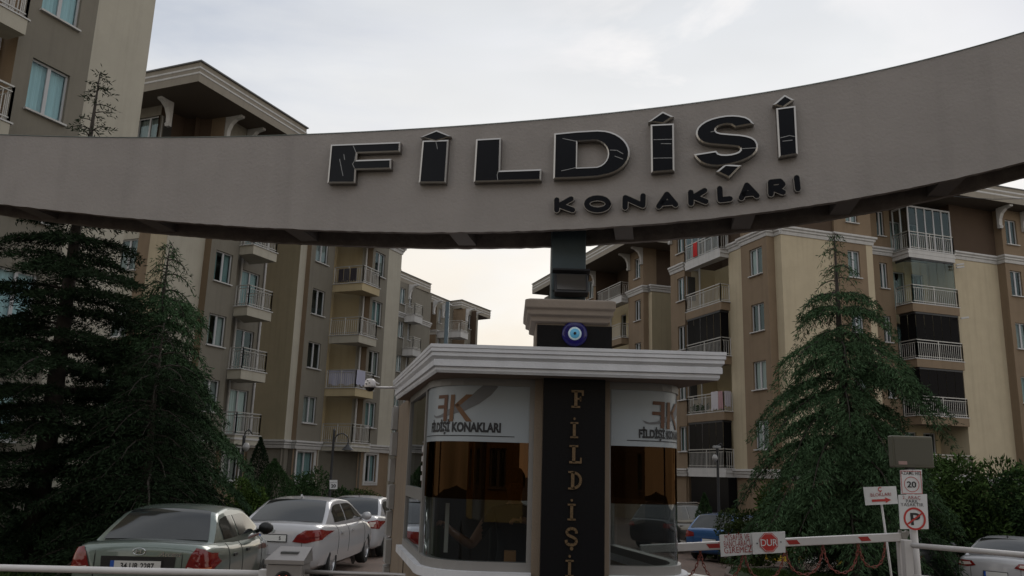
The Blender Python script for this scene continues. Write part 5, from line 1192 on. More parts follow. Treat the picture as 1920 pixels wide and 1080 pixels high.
def plate(rt, text, x, y, z, w=.52, blue=True, tilt=0):
    M = Matrix.Translation((x, y, z)); b = MB(); b.box(-w / 2 - .015, w / 2 + .015, -.006, .004, -.07, .07, M=M); p_ = b.build('plate_holder', trim_m, rt)
    b = MB(); b.box(-w / 2, w / 2, -.010, -.007, -.055, .055, M=M); b.build('number_plate', plate_m, p_)
    if blue: b = MB(); b.box(-w / 2, -w / 2 + .045, -.0125, -.011, -.055, .055, M=M); b.build('blue_strip', plate_blue, p_)
    if text: link('lettering', text_mesh(text, .088, off=.0025, sx=.86, spacing=1.05, mats=sign_blk), p_, face_M(Vector((x + .02, y - .013, z - .031)), Vector((1, 0, 0))))
low_sedan = [(0, .80, .92, .36), (.03, .86, .985, .30), (.10, .93, 1.012, .26), (.30, .97, 1.02, .24), (.75, .995, 1.005, .22), (1.5, 1, .97, .21), (2.6, 1, .93, .21), (3.2, .985, .92, .22), (3.7, .95, .84, .24), (4.05, .88, .74, .27), (4.20, .78, .66, .32), (4.24, .72, .60, .36)]
sil = paint('green_silver_paint', (.125, .155, .135), .5, .36); whp = paint('white_paint', (.36, .355, .365), 0, .35); blup = paint('blue_paint', (.015, .07, .19), .4); blk = paint('black_paint', (.01, .01, .011), .2); beigep = paint('champagne_paint', (.25, .2, .17), .5)
rt, patch, sect = make_car('parked_car', 'silver green saloon nearest the barrier housing, rear plate showing', (-4.33, 10.35), R(-4.5), sil, 4.24, 1.68, 1.385, low_sedan, (.50, 1.18, 2.35, 3.22, .975, .90, .66), (.78, 3.22), .285, lamp='wedge')
for s in (-1, 1):
    l_ = patch('tail_lamp', [(.53, .68), (.80, .68), (.825, .79), (.80, .90), (.72, .965), (.63, .985), (.585, .86)], tail_red, s, .016); patch('lamp_segment', [(.55, .695), (.64, .695), (.64, .76), (.58, .77)], tail_clear, s, .022, None); patch('lamp_segment', [(.66, .695), (.79, .695), (.80, .76), (.66, .76)], tail_amber, s, .022, None)
patch('plate_recess', [(-.42, .69), (.42, .69), (.43, .88), (-.43, .88)], trim_m, 1, .008); plate(rt, '34 UR 2287', -.02, -.012, .775, .58)
b = MB(); b.lathe([(.052, -.004), (.056, 0), (.060, -.004)], 24, M=Matrix.Translation((0, -.012, .935)) @ Matrix.Diagonal((1.25, 1, .72, 1)) @ RXm); b.bar((-.03, -.017, .91), (-.02, -.017, .96), .010); b.bar((.02, -.017, .91), (.03, -.017, .96), .010); b.bar((-.028, -.017, .93), (.028, -.017, .942), .008); b.build('emblem', chrome2, rt)
link('lettering', text_mesh('Accent', .075, off=.001, shear=.35, sx=1.15, mats=chrome2), rt, face_M(Vector((.36, -.014, .885)), Vector((1, .04, 0))))
b = MB(); b.tube([(-.78, .03, .50), (-.4, -.02, .50), (.4, -.02, .50), (.78, .03, .50)], .03, 8); b.build('bumper_strip', trim_m, rt)
for y, x in ((1.6, -.36), (1.6, .38)):   # headrests seen through the rear window
    pass
low_bmw = [(0, .80, .90, .36), (.03, .87, .98, .28), (.12, .93, 1.03, .24), (.35, .97, 1.05, .23), (.9, 1, 1.03, .22), (1.8, 1, .99, .2), (3.2, 1, .97, .2), (3.9, .985, .95, .22), (4.4, .95, .86, .24), (4.75, .87, .75, .27), (4.88, .77, .66, .32), (4.91, .7, .6, .36)]
rt, patch, sect = make_car('parked_car', 'white saloon with dark red lamps parked behind the silver car', (-4.28, 16.0), R(3.4), whp, 4.91, 1.86, 1.46, low_bmw, (.62, 1.55, 2.75, 3.75, 1.0, .90, .66), (.92, 3.88), .335, lamp='l')
for s in (-1, 1): patch('tail_lamp', [(.38, .74), (.62, .72), (.88, .78), (.915, .90), (.84, .965), (.60, .95), (.46, .86)], tail_red, s, .012); patch('lamp_segment', [(.44, .80), (.62, .79), (.86, .83), (.86, .85), (.62, .82), (.45, .82)], mat('tail_dark', (.12, .01, .01), .2), s, .018)
plate(rt, '           S', 0, -.01, .80, .52); b = MB(); b.lathe([(.0001, .0), (.04, .0), (.042, -.004)], 20, M=Matrix.Translation((0, -.014, .93)) @ RXm); b.build('emblem', chrome2, rt); b = MB(); b.bar((0, 1.75, 1.46), (0, 1.60, 1.52), .03, .05); b.build('roof_antenna', whp, rt)
rt, patch, sect = make_car('parked_car', 'white saloon farthest along the lane, half hidden by the gatehouse', (-4.05, 21.8), R(2), whp, 4.8, 1.83, 1.46, low_bmw, (.62, 1.5, 2.7, 3.7, 1.0, .90, .66), (.92, 3.75), .33)
for s in (-1, 1): patch('tail_lamp', [(.46, .78), (.86, .74), (.905, .90), (.80, .96), (.50, .90)], tail_red, s, .012); patch('lamp_segment', [(.60, .80), (.74, .79), (.78, .91), (.64, .90)], tail_clear, s, .018)
plate(rt, '', 0, -.01, .72); b = MB(); b.tube([(0, 1.6, 1.45), (0, 1.55, 1.56)], .01, 6); b.build('roof_antenna', trim_m, rt)
low_hatch = [(0, .86, .86, .36), (.03, .90, .98, .30), (.12, .95, 1.02, .25), (.40, .985, 1.0, .23), (1.0, 1, .97, .22), (2.2, 1, .94, .21), (3.0, .985, .93, .22), (3.6, .95, .86, .24), (4.0, .87, .76, .28), (4.17, .77, .66, .33), (4.2, .7, .6, .36)]
rt, patch, sect = make_car('parked_car', 'blue hatchback beyond the barrier boom, partly behind a hedge', (6.5, 27.6), R(40), blup, 4.2, 1.79, 1.47, low_hatch, (.10, .62, 2.3, 3.1, .97, .92, .68), (.75, 3.35), .315, hatch=True)
for s in (-1, 1): patch('tail_lamp', [(.50, .78), (.80, .74), (.865, .80), (.86, .93), (.74, .95), (.52, .90)], tail_red, s, .012)
plate(rt, '', 0, -.01, .66)
low_suv = [(0, .86, .92, .42), (.03, .90, 1.06, .36), (.12, .95, 1.10, .3), (.4, .985, 1.10, .28), (1, 1, 1.08, .27), (2.4, 1, 1.06, .26), (3.2, .985, 1.05, .27), (3.8, .95, .98, .3), (4.3, .87, .86, .33), (4.45, .77, .76, .38), (4.48, .7, .7, .42)]
rt, patch, sect = make_car('parked_car', 'black high car with chrome roof rail behind the blue hatchback', (5.2, 31.3), R(42), blk, 4.48, 1.85, 1.68, low_suv, (.15, .6, 2.5, 3.3, 1.08, .92, .70), (.85, 3.5), .36)
for s in (-1, 1): patch('tail_lamp', [(.60, .86), (.84, .84), (.88, 1.0), (.62, 1.0)], tail_red, s, .012)
for s in (-1, 1): b = MB(); b.tube([(s * .62, .7, 1.66), (s * .62, 1.0, 1.715), (s * .62, 2.4, 1.715), (s * .62, 2.7, 1.66)], .018, 6); b.build('roof_rail', chrome2, rt)
low_fus = low_bmw
rt, patch, sect = make_car('parked_car', 'white saloon behind the white railing at the right edge', (12.2, 21.6), R(42), whp, 4.85, 1.85, 1.47, low_fus, (.45, 1.5, 2.8, 3.8, 1.0, .90, .66), (.95, 3.85), .335)
for s in (-1, 1): patch('tail_lamp', [(.42, .84), (.62, .80), (.89, .82), (.93, .90), (.80, .96), (.52, .95)], tail_red, s, .012); patch('lamp_segment', [(.52, .86), (.70, .84), (.82, .86), (.80, .91), (.56, .92)], tail_clear, s, .018)
plate(rt, '', 0, -.01, .66); b = MB(); b.bar((0, 1.7, 1.47), (0, 1.58, 1.52), .03, .04); b.build('roof_antenna', trim_m, rt)
rt, patch, sect = make_car('parked_car', 'champagne saloon glimpsed under the right cedar beyond the kerb', (11.9, 29.5), R(70), beigep, 4.24, 1.7, 1.42, low_sedan, (.50, 1.18, 2.35, 3.22, .96, .90, .66), (.78, 3.22), .29)
rt, patch, sect = make_car('parked_car', 'dark saloon in shade behind the sign post', (10.1, 23.0), R(42), blk, 4.24, 1.7, 1.42, low_sedan, (.50, 1.18, 2.35, 3.22, .96, .90, .66), (.78, 3.22), .29)
for s in (-1, 1): patch('tail_lamp', [(.55, .70), (.78, .68), (.82, .86), (.58, .88)], tail_red, s, .012)

# ---------------------------------------------------------------- trees and shrubs
bark = mat('bark', (.030, .024, .019), .95, noise=.3, nscale=8, bump=.8, bscale=30)
def leaf_mat(name, col, isl=.45):
    return mat(name, col, .95, isl=isl, noise=.3, nscale=.9, spec=.04)
def mesh_np(name, V, F, m):
    me = bpy.data.meshes.new(name); nv = len(V); nf, k = F.shape
    me.vertices.add(nv); me.vertices.foreach_set('co', np.ascontiguousarray(V, dtype=np.float32).ravel())
    me.loops.add(nf * k); me.loops.foreach_set('vertex_index', np.ascontiguousarray(F, dtype=np.int32).ravel())
    me.polygons.add(nf); me.polygons.foreach_set('loop_start', np.arange(0, nf * k, k, dtype=np.int32)); me.polygons.foreach_set('loop_total', np.full(nf, k, dtype=np.int32))
    me.materials.append(m); me.update(calc_edges=True); return me
def blades(P, D, ln, wd, seed):
    """one thin leaf quad at each point, pointing along D"""
    r = np.random.default_rng(seed); D = D / np.linalg.norm(D, axis=1, keepdims=True); rv = r.normal(size=D.shape); Sx = np.cross(D, rv); Sx /= np.linalg.norm(Sx, axis=1, keepdims=True)
    l = ln * r.uniform(.6, 1.3, (len(P), 1)); w = wd * r.uniform(.7, 1.3, (len(P), 1))
    a = P - Sx * w * .35; b = P + D * l * .5 - Sx * w * .5; c = P + D * l; d = P + D * l * .5 + Sx * w * .5
    V = np.stack([a, b, c, d], 1).reshape(-1, 3); F = np.arange(len(P) * 4).reshape(-1, 4); return V, F
def conifer(name, label, loc, H, Rb, z0, m, seed, droop=.5, whorl=.34, per=5, power=.85, dens=1.0, leaf=(.15, .03), shape=None, spire=.12, lean=0, tip=.35, group=None):
    r = np.random.default_rng(seed); g0 = ground(loc[0], loc[1]); rt = thing(name, label, 'tree', (loc[0], loc[1], g0), 0, group)
    MB().tube([(0, 0, -.1), (.03, .02, H * .3), (-.02, 0, H * .65), (0, 0, H * .99)], [H * .018 + .05, H * .014 + .03, H * .008 + .015, .008], 9).build('trunk', bark, rt, True)
    lb_ = MB(); Ps, Ds = [], []; z = z0
    while z < H * .985:
        t = (z - z0) / (H - z0); Lb = Rb * (shape(t) if shape else (1 - t) ** power) + spire * (1 - t * .6); k = max(3, int(per * (1 if t < .8 else .7)))
        a0 = r.uniform(0, 6.28)
        for i in range(k):
            az_ = a0 + 6.283 * i / k + r.normal(0, .22); L = Lb * r.uniform(.5, 1.18); zb_ = z + r.normal(0, .08)
            n_ = max(4, int(L / .09)); s = np.linspace(0, 1, n_); dirv = np.array([math.cos(az_), math.sin(az_), 0]); up_ = (.18 if t < .7 else .45) * L
            path = dirv[None] * (s[:, None] * L) + np.array([0, 0, 1])[None] * (zb_ + up_ * s - (droop + up_ / max(L, .1) * .7) * L * s ** 2.2)[:, None]
            path[:, :2] += np.cumsum(r.normal(0, .012, (n_, 2)), 0)
            st_ = max(1, n_ // 5); lb_.tube([tuple(p) for p in path[::st_]], [max(.004, .012 + L * .012 - .0 * j) * (1 - j / (len(path[::st_]) + .5)) for j in range(len(path[::st_]))], 4, cap=False)
            side = np.array([-dirv[1], dirv[0], 0])
            for j in range(1, n_):
                if s[j] < .12 and t < .9: continue
                tw = (1 if t < .8 else .6) * (.10 + .36 * L * (1 - s[j]) ** .8 * min(1, s[j] * 4)) * r.uniform(.6, 1.2) * dens ** .3
                for sd_ in (-1, 1):
                    nt = max(2, int(tw / .06 * (dens if t < .8 else dens * .5))); u_ = np.linspace(.1, 1, nt); fwd = .55
                    d_ = dirv * fwd + side * sd_; d_ /= np.linalg.norm(d_)
                    pts = path[j][None] + d_[None] * (u_ * tw)[:, None] + np.array([0, 0, -1])[None] * ((droop * .6 + .1) * tw * u_ ** 1.8)[:, None] + r.normal(0, .018, (nt, 3))
                    Ps.append(pts); dd = np.repeat(d_[None], nt, 0) * .8 + r.normal(0, .42, (nt, 3)) + np.array([0, 0, -tip])[None]; Ds.append(dd)
            Ps.append(path[1:]); Ds.append(np.repeat(dirv[None], n_ - 1, 0) + r.normal(0, .5, (n_ - 1, 3)))
        z += whorl * r.uniform(.7, 1.3) * (1 if t < .75 else .75)
    tag(lb_.build('limbs', bark, rt), kind='stuff')
    P = np.concatenate(Ps); D = np.concatenate(Ds); V1, F1 = blades(P, D, leaf[0], leaf[1], seed + 1); V2_, F2_ = blades(P + r.normal(0, .03, P.shape), D + r.normal(0, .6, D.shape), leaf[0] * .8, leaf[1], seed + 2)
    link('crown', mesh_np('crown', np.concatenate([V1, V2_]), np.concatenate([F1, F2_ + len(V1)]), m), rt); return rt
dark_g = leaf_mat('dark_cedar_needles', (.013, .022, .011)); mid_g = leaf_mat('cedar_needles', (.040, .070, .034)); fresh_g = leaf_mat('fresh_leaves', (.055, .09, .022)); hedge_g = leaf_mat('hedge_leaves', (.038, .055, .018)); cyp_g = leaf_mat('cypress_leaves', (.030, .055, .022))
conifer('cedar_tree', 'tallest dark cedar on the left, its bare tip above the beam', (-9.25, 17), 10.6, 3.0, 1.3, dark_g, 11, droop=.22, whorl=.42, per=5, shape=lambda t: (1 - t) ** .7 if t < .68 else .45 * ((1 - t) / .32) ** 1.1 * .6 + .03, leaf=(.12, .024), spire=.12, tip=.1, dens=2.4)
conifer('cedar_tree', 'drooping lighter green cedar right of the tall dark one', (-8.1, 19.0), 7.2, 3.15, .5, mid_g, 12, droop=.7, whorl=.32, per=6, power=.8, dens=2.6, leaf=(.14, .022), tip=.9)
conifer('cedar_tree', 'low dense dark cedar behind the silver car', (-7.0, 16.6), 4.9, 2.2, .3, dark_g, 13, droop=.5, whorl=.26, per=6, power=.6, leaf=(.11, .02), tip=.5, dens=1.9)
conifer('cedar_tree', 'dark cedar cut by the left edge, in front of the near block', (-10.9, 15.6), 5.6, 2.3, .5, dark_g, 14, droop=.25, whorl=.32, per=6, power=.65, leaf=(.11, .02), tip=.15, dens=1.9)
conifer('cedar_tree', 'big drooping cedar standing on the island right of the gatehouse', (8.55, 21.3), 9.15, 2.5, 1.6, mid_g, 15, droop=.70, whorl=.46, per=6, shape=lambda t: min(1, (1 - t) / .6) ** .95, dens=2.5, leaf=(.14, .022), tip=.9)
conifer('cedar_tree', 'smaller dark cedar filling in below the big right cedar', (10.4, 24.6), 5.4, 2.6, .5, dark_g, 16, droop=.5, whorl=.3, per=6, power=.7, leaf=(.12, .02), tip=.5, dens=1.9)
def shrub(name, label, loc, size, m, n, seed, leaf=(.09, .05), cat='shrub', cone=False, stems=True, lift=0, lumps=7):
    r = np.random.default_rng(seed); g0 = ground(loc[0], loc[1]); rt = thing(name, label, cat, (loc[0], loc[1], g0)); sx, sy, sz = size
    if cone:
        t = r.uniform(0, 1, n) ** 1.3; a = r.uniform(0, 6.283, n); rad = (np.sin(np.clip(t * .9 + .12, 0, 1) * math.pi) ** .7 * (1 - t) ** .25) * r.uniform(.62, 1.05, n) ** .5 * (1 + .12 * np.sin(a * 3 + t * 9))
        P = np.stack([np.cos(a) * rad * sx, np.sin(a) * rad * sy, t * sz], 1); D = np.stack([np.cos(a) * .6, np.sin(a) * .6, np.full(n, .9)], 1) + r.normal(0, .35, (n, 3))
    else:
        cs = np.stack([r.uniform(-.62, .62, lumps) * sx, r.uniform(-.62, .62, lumps) * sy, lift + r.uniform(.25, .72, lumps) * (sz - lift)], 1); rr = r.uniform(.32, .55, lumps) * (7 / max(7, lumps)) ** .3
        k = r.integers(0, lumps, n); u_ = r.normal(size=(n, 3)); u_ /= np.linalg.norm(u_, axis=1, keepdims=True); q_ = r.uniform(.45, 1.08, n) ** .5
        P = cs[k] + u_ * (q_ * rr[k])[:, None] * np.array([sx, sy, (sz - lift) * .62])[None]; P[:, 2] = np.maximum(P[:, 2], .03); D = u_ + r.normal(0, .6, (n, 3)) + np.array([0, 0, .2])
    V, F = blades(P, D, leaf[0], leaf[1], seed); link('crown', mesh_np('crown', V, F, m), rt)
    b = MB()
    for i in range(1 if cone else 5):
        a = i * 1.3; e_ = (0, 0, sz * .8) if cone else (math.cos(a) * sx * .45, math.sin(a) * sy * .45, sz * .62); b.tube([(0, 0, -.05), (e_[0] * .4, e_[1] * .4, e_[2] * .5), e_], [.04 if not cone else .05, .03, .012], 6)
    b.build('trunk' if cat == 'tree' else 'stem', bark, rt); return rt
def sh(name, label, px, Y, half, h, **k):
    x = azm(px, 900) * Y; return shrub(name, label, (x, Y), (half, half * k.pop('dy', 1), h), **k)
sh('cypress_shrub', 'slim cone shaped cypress before the dark glazed ground floor', 1320, 31, .42, 2.15, m=cyp_g, n=5000, seed=21, cone=True, leaf=(.08, .03))
sh('cypress_shrub', 'plump dark cypress between lamp post and hedge on the left', 512, 27, .95, 2.5, m=cyp_g, n=9000, seed=22, cone=True, leaf=(.09, .035))
sh('cypress_shrub', 'tall narrow dark cypress behind the yellow green bush', 482, 29.5, .6, 3.3, m=dark_g, n=7000, seed=23, cone=True, leaf=(.09, .035))
sh('leafy_bush', 'yellow green bush beside the left lamp post', 470, 24, .75, 2.2, m=fresh_g, n=6500, seed=24, leaf=(.09, .05))
sh('leafy_bush', 'loose green shrubbery under the curved lamp', 600, 31, 1.15, 2.7, m=cyp_g, n=8000, seed=25, leaf=(.11, .045))
sh('leafy_bush', 'low clipped shrubs along the wall behind the white cars', 665, 33, 1.5, 1.7, m=hedge_g, n=8000, seed=26, leaf=(.09, .045), dy=.5)
sh('leafy_bush', 'dark undergrowth bush behind the silver car roof', 250, 21, 2.0, 1.9, m=cyp_g, n=10000, seed=27, leaf=(.10, .05), dy=.6)
sh('leafy_bush', 'dark undergrowth bush at the foot of the tall cedar', 100, 19, 1.6, 1.6, m=cyp_g, n=9000, seed=28, leaf=(.10, .05), dy=.6)
sh('leafy_bush', 'low shrub before the garden fence', 395, 24.5, 1.3, 1.25, m=hedge_g, n=7000, seed=281, leaf=(.09, .045), dy=.6)
sh('hedge', 'rounded brown green hedge in front of the blue hatchback', 1418, 25.8, 1.15, 1.75, m=hedge_g, n=12000, seed=29, leaf=(.07, .04), cat='hedge', dy=.5)
sh('leafy_bush', 'low yellow green ground shrub beside the cypress', 1340, 30, .8, 1.1, m=fresh_g, n=3500, seed=30, leaf=(.08, .045))
shrub('young_tree', 'young bright leaved tree left of the big cedar', (7.6, 22.9), (1.0, .9, 2.6), fresh_g, 5500, 31, (.14, .055), 'tree', lift=.5, lumps=12)
shrub('young_tree', 'bright leaved tree right of the sign post', (13.6, 26.8), (2.3, 1.9, 4.5), leaf_mat('loose_leaves', (.040, .068, .020), .6), 15000, 32, (.16, .055), 'tree', lift=.7, lumps=26)
shrub('young_tree', 'dark leaved tree behind the right railing', (16.4, 27.0), (2.5, 1.9, 4.0), cyp_g, 17000, 33, (.15, .06), 'tree', lift=.4, lumps=12)
shrub('leafy_bush', 'shaded bush mass below the right cedar', (10.6, 25.0), (1.9, .9, 2.0), dark_g, 9000, 34, (.11, .05))
shrub('leafy_bush', 'shaded bush behind the railing and white saloon', (14.8, 27.0), (2.6, 1.0, 2.6), dark_g, 10000, 35, (.11, .05))
shrub('leafy_bush', 'small weed plant in front of the white saloon', (5.95, 10.6), (.28, .25, .95), cyp_g, 260, 36, (.16, .03))
for i, (x, y) in enumerate(((6.35, 12.6), (6.62, 12.7))):
    pass
# grass tufts on the island and lawn
def grass(name, x0, x1, y0, y1, n, lift, seed):
    r = np.random.default_rng(seed); P = np.stack([r.uniform(x0, x1, n), r.uniform(y0, y1, n), np.zeros(n)], 1); P[:, 2] = [ground(p[0], p[1]) + lift for p in P]
    V, F = blades(P, np.array([0, 0, 1.]) + r.normal(0, .4, (n, 3)), .13, .02, seed); tag(link(name, mesh_np(name, V, F, leaf_mat('grass_blades', (.045, .07, .02)))), kind='stuff')
grass('island_grass', 6.2, 11, 19.2, 23.8, 9000, .11, 41); grass('lawn_grass', -12, -5.9, 9, 24, 15000, .04, 42)

# ---------------------------------------------------------------- lamp posts, fence, garden bits
def lamp_post(label, px, Y, top_y, kind):
    p = at(px, top_y, Y); g0 = ground(p.x, p.y); rt = thing('street_lamp', label, 'street lamp', (p.x, p.y, g0), 0, 'dark garden lamp posts'); h = p.z - g0
    b = MB(); b.lathe([(.09, 0), (.09, .25), (.06, .3), (.05, .35), (.045, h * .98), (.055, h), (.0001, h + .05)], 12); b.build('pole', metal_d, rt, True)
    if kind == 'arm':
        pts = [(.04, 0, h - .42)] + [(.04 + .24 - .24 * math.cos(t), 0, h - .36 + .24 * math.sin(t)) for t in np.linspace(0, math.pi, 10)] + [(.52, 0, h - .5)]
        MB().tube(pts, .022, 7).build('arm', metal_d, rt, True); b = MB(); b.lathe([(.02, -.46), (.05, -.5), (.09, -.56), (.2, -.66), (.215, -.69)], 18, M=Matrix.Translation((.52, 0, h))); b.build('lamp_shade', metal_d, rt, True)
        b = MB(); b.lathe([(.16, -.68), (.1, -.73), (.0001, -.75)], 16, M=Matrix.Translation((.52, 0, h))); b.build('bulb_glass', mat('lamp_opal', (.35, .34, .32), .4), rt, True)
    else:
        pts = [(0, 0, h - .1), (.02, 0, h + .12), (.12, 0, h + .2), (.22, 0, h + .08)]; MB().tube(pts, .02, 7).build('arm', metal_d, rt, True)
        b = MB(); b.lathe([(.0001, .1), (.06, .08), (.10, -.02), (.10, -.05), (.06, -.12), (.0001, -.17)], 16, M=Matrix.Translation((-.1 if kind == 'cam' else .1, -.05, h - .28))); b.build('lamp_shade', mat('lamp_opal2', (.24, .23, .225), .35), rt, True)
        if kind == 'cam': b = MB(); b.box(-.16, .1, -.12, .02, h + .02, h + .11); bevelled(b.build('camera', mat('camera_grey', (.2, .2, .2), .5), rt), .02)
    return rt
lamp_post('dark lamp post with pale lamp beside the left cedar', 458, 24.6, 818, 'plain'); lr_ = lamp_post('dark lamp post with hanging bell lamp behind the white cars', 627, 30, 806, 'arm'); lamp_post('dark lamp post with camera in front of the right block', 1345, 29, 842, 'cam')
rt, M, w, h = sign_plate('small_speed_sign', 'small white 20 sign hung on the bell lamp post', [(618, 900), (632.5, 900), (632.5, 917), (618, 917)], 29.9)
lay(text_mesh('20', .15, off=.006, sx=1.1, mats=sign_blk), rt, M, w * .5, h * .18, .002); lay(text_mesh('AZAMİ HIZ', .055, sx=.9, mats=sign_blk), rt, M, w * .5, h * .66, .002)
fp = thing('garden_fence', 'grey metal picket fence in the garden behind the silver car', 'fence', (azm(405, 930) * 27, 27, ground(-8, 27)))
for i in range(14): b = MB(); b.bar((-1.6 + i * .16, 0, .1), (-1.6 + i * .16, 0, 1.15), .03); b.build('picket', metal_d, fp)
b = MB(); b.bar((-1.7, 0, 1.05), (.6, 0, 1.05), .04); b.build('rail', metal_w, fp); b = MB(); b.bar((-1.7, 0, .2), (.6, 0, .2), .04); b.build('rail', metal_d, fp)
kw = thing('garden_wall', 'low pale wall below the garden fence', 'wall', (azm(405, 940) * 26.9, 26.9, ground(-8, 27))); b = MB(); b.box(-1.7, .6, -.06, .06, -.1, .28); bevelled(b.build('coping', light_wall, kw), .01)
# laundry and plants on balconies
def cloth(name, label, A, Bq, ztop, drop, m, off=.0, seed=1, cat='laundry'):
    r = random.Random(seed); b = MB(); n_ = 16
    for i in range(n_ + 1):
        p = A.lerp(Bq, i / n_); w_ = .03 * math.sin(i * 1.4 + seed) 
        for j in range(5): z = ztop - drop * j / 4 * (1 + .06 * math.sin(i * .9 + seed)); d_ = (Bq - A).normalized(); q_ = p + V2((d_.y, -d_.x)) * (off + w_ * j / 4); b.v.append((q_.x, q_.y, z))
    for i in range(n_):
        for j in range(4): a = i * 5 + j; b.f.append((a, a + 1, a + 6, a + 5)); b.m.append(0)
    return tag(b.build(name, m, smooth=True), label, cat)
nearA = lambda k: W2 + (C2 - W2) * k
zz = ZL[3] + .95
dkc = mat('dark_clothes', (.03, .025, .03), .95, isl=.3)
for k, (a, c, m_, lb_) in enumerate(((.2, .36, dkc, 'black washing on the upper balcony rail, leftmost piece'), (.38, .56, mat('dark_clothes2', (.05, .045, .05), .95), 'grey black washing in the middle of the upper balcony rail'), (.6, .8, dkc, 'black washing on the upper balcony rail, rightmost piece'))):
    cloth('hanging_clothes', lb_, nearA(a), nearA(c), zz - .1, .72, m_, .06, k)
sheet_m = mat('lilac_sheet', (.33, .33, .42), .9); cloth('bed_sheet', 'pale lilac sheet hung over the lower balcony rail', nearA(.08), nearA(.95), ZL[1] + .98, .78, sheet_m, -.07, 4); ob_ = isect(C2, dL, -.1625); cloth('bed_sheet', 'pale lilac sheet round the corner of the same lower balcony', C2, C2.lerp(ob_, .45), ZL[1] + .98, .8, sheet_m, .05, 5)
oA, oB = gR['oA'], gR['oB']
cloth('towel', 'white towel hanging on the right block balcony with laundry', oA.lerp(oB, .30), oA.lerp(oB, .12), ZR[1] + 1.08, .95, mat('white_towel', (.42, .40, .42), .9), .06, 6); cloth('towel', 'pinkish towel next to the white towel on the balcony', oA.lerp(oB, .11), oA.lerp(oB, .0), ZR[1] + 1.06, .9, mat('pink_towel', (.30, .18, .19), .9), .06, 7); cloth('towel', 'striped grey towel on the short balcony side', oA, oA.lerp(gR['S1'], .7), ZR[1] + 1.06, .8, mat('grey_towel', (.30, .28, .31), .9), .06, 8)
cloth('red_flag', 'red cloth hanging on the top glazed balcony rail', oA.lerp(oB, .72), oA.lerp(oB, .60), ZR[4] + .95, .8, mat('red_cloth', (.40, .02, .02), .9), .06, 9, 'flag')
for k in range(3):
    p = oA.lerp(oB, .55 + .15 * k) + d1 * .15; shrub('pot_plant', ['grey green pot plant beside the laundry', 'grey green pot plant in the middle of the balcony', 'grey green pot plant at the far balcony end'][k], (p.x, p.y), (.22, .22, .5), cyp_g, 260, 50 + k, (.12, .05), 'plant').location.z = ZR[1] + .05
cable = thing('cable', 'thin black cable crossing the sky at the right edge', 'cable', at(1850, 373, 30)); MB().tube([at(1700, 362, 34) - cable.location, at(1860, 373.5, 30) - cable.location, at(2000, 371, 27) - cable.location], .012, 5).build('wire', metal_d, cable)
pole_ = thing('chimney_pipe', 'dark upright pipe standing behind the gatehouse roof', 'pipe', at(836, 644, 12.0)); hgt = at(837, 566, 12).z - pole_.location.z; MB().tube([(0, 0, -3.4), (0, 0, hgt)], .032, 12).build('tube', steel_m, pole_, True)

# ---------------------------------------------------------------- guard inside the gatehouse
def skin_body(name, nodes, edges, m, parent, sub=2):
    me = bpy.data.meshes.new(name); me.from_pydata([n_[:3] for n_ in nodes], edges, []); o = bpy.data.objects.new(name, me); C.objects.link(o)
    md = o.modifiers.new('skin', 'SKIN'); md.use_smooth_shade = True
    for i, n_ in enumerate(nodes): v = me.skin_vertices[0].data[i]; v.radius = n_[3] if isinstance(n_[3], tuple) else (n_[3], n_[3]); v.use_root = (i == 0)
    s_ = o.modifiers.new('sub', 'SUBSURF'); s_.levels = sub; s_.render_levels = sub
    dg = bpy.context.evaluated_depsgraph_get(); me2 = bpy.data.meshes.new_from_object(o.evaluated_get(dg)); bpy.data.objects.remove(o); me2.materials.clear(); me2.materials.append(m); me2.polygons.foreach_set('use_smooth', [True] * len(me2.polygons)); return link(name, me2, parent)
skin_m = mat('skin', (.30, .17, .11), .6); shirt = mat('dark_shirt', (.025, .026, .03), .9); hair_m = mat('black_hair', (.01, .009, .008), .7); trousers = mat('dark_trousers', (.02, .02, .022), .9)
pr = thing('person', 'person in dark short sleeved shirt sitting inside the gatehouse, leaning on one arm', 'person', (.08, 7.5, .36))
body_n = [(0, .05, .52, (.15, .12)), (0, .03, .72, (.14, .11)), (0, .0, .92, (.17, .115)), (0, -.01, 1.06, (.16, .10)), (0, -.01, 1.12, (.06, .06)), (0, -.025, 1.17, (.056, .06)), (0, -.045, 1.25, (.078, .095)), (0, -.04, 1.35, (.074, .092)),
          (-.18, -.01, 1.05, .062), (-.27, -.10, .92, .052), (-.36, -.20, .78, .043), (-.46, -.36, .86, .036), (-.54, -.45, .93, .027), (-.57, -.48, .96, .034),
          (.18, -.01, 1.05, .062), (.25, -.06, .88, .052), (.26, -.16, .76, .043), (.14, -.36, .99, .034), (.07, -.42, 1.01, .026), (.04, -.44, 1.015, .034),
          (-.10, -.02, .50, .085), (-.12, -.40, .50, .07), (-.12, -.42, .10, .048), (.10, -.02, .50, .085), (.12, -.40, .50, .07), (.12, -.42, .10, .048)]
ed_ = [(0, 1), (1, 2), (2, 3), (3, 4), (4, 5), (5, 6), (6, 7), (3, 8), (8, 9), (9, 10), (10, 11), (11, 12), (12, 13), (3, 14), (14, 15), (15, 16), (16, 17), (17, 18), (18, 19), (0, 20), (20, 21), (21, 22), (0, 23), (23, 24), (24, 25)]
bo = skin_body('body', body_n, ed_, skin_m, pr)
for f_, m_ in ((shirt, 1), (trousers, 2), (hair_m, 3)): bo.data.materials.append(f_)
for p_ in bo.data.polygons:
    c = p_.center
    p_.material_index = 2 if c.z < .60 or (c.z < .62 and c.y < -.2) else (1 if c.z < 1.125 and abs(c.x) < .275 and not (c.y < -.18) else 0)
    if c.z > 1.31 or (c.z > 1.20 and c.y > -.04): p_.material_index = 3
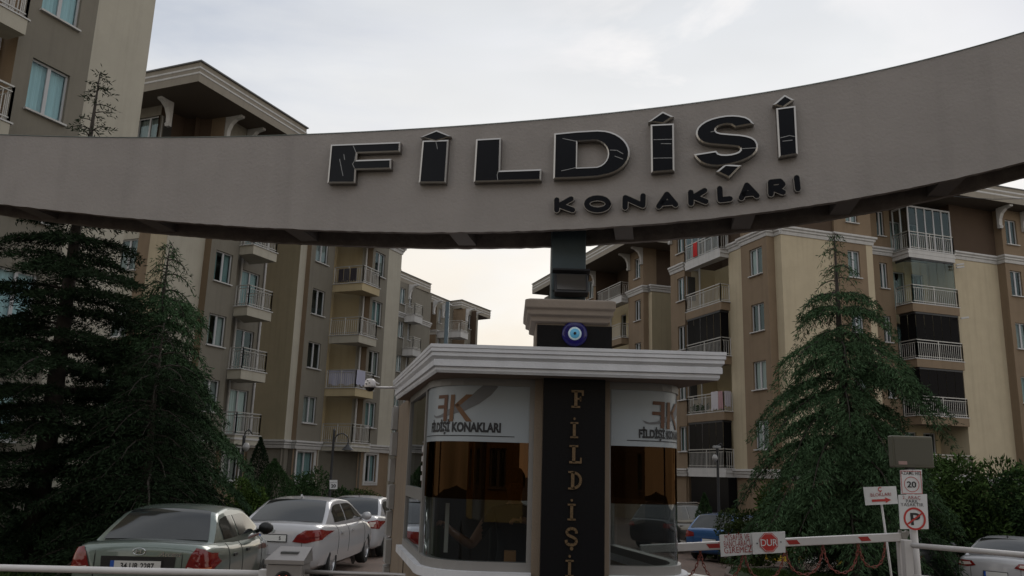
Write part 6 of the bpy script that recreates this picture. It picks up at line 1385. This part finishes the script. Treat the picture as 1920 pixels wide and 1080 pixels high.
b = MB(); b.lathe([(.0001, .115), (.05, .10), (.083, .05), (.088, 0), (.082, -.05), (.06, -.07)], 16, M=Matrix.Translation((0, -.025, 1.325)) @ Matrix.Diagonal((1, 1.12, 1, 1))); b.build('hair', hair_m, pr, True)
for s in (-1, 1): b = MB(); b.lathe([(.0001, .012), (.011, 0), (.0001, -.012)], 10, M=Matrix.Translation((s * .03, -.135, 1.285))); b.build('eye', mat('eye_dark', (.02, .015, .012), .2), pr, True)
b = MB(); b.prism([(-.014, -.135, 1.245), (.014, -.135, 1.245), (0, -.135, 1.29)], [(-.006, -.158, 1.247), (.006, -.158, 1.247), (0, -.14, 1.285)]); b.build('nose', skin_m, pr); b = MB(); b.box(-.022, .022, -.139, -.13, 1.212, 1.22); b.build('mouth', mat('lips', (.25, .09, .08), .6), pr)
for s, base in ((-1, Vector((-.57, -.48, .96))), (1, Vector((.04, -.44, 1.015)))):
    dirh = Vector((-.6, -.55, .45)).normalized() if s < 0 else Vector((-.85, -.3, .05)).normalized(); sd_ = dirh.cross(Vector((0, 0, 1))).normalized()
    for k in range(4):
        st_ = base + sd_ * (k - 1.5) * .019 + dirh * .02; ln_ = (.062, .072, .068, .052)[k]; MB().tube([st_, st_ + dirh * ln_ * .55, st_ + dirh * ln_ * .85 + Vector((0, 0, -.022)), st_ + dirh * ln_ * .9 + Vector((0, 0, -.04))], [.010, .0095, .008, .005], 7).build('finger', skin_m, pr, True)
    st_ = base - sd_ * .034; MB().tube([st_ - dirh * .01, st_ + dirh * .025 - sd_ * .015, st_ + dirh * .05 - sd_ * .012], [.012, .010, .006], 7).build('thumb', skin_m, pr, True)
chair = thing('office_chair', 'dark chair under the person in the gatehouse', 'chair', (.08, 7.57, .36)); b = MB(); b.box(-.24, .24, -.25, .22, .38, .44); bevelled(b.build('seat', trim_m, chair), .02); b = MB(); b.box(-.22, .22, .22, .27, .5, .98); bevelled(b.build('backrest', trim_m, chair), .02); b = MB(); b.tube([(0, 0, -.31), (0, 0, .4)], .03); b.build('stem', trim_m, chair)
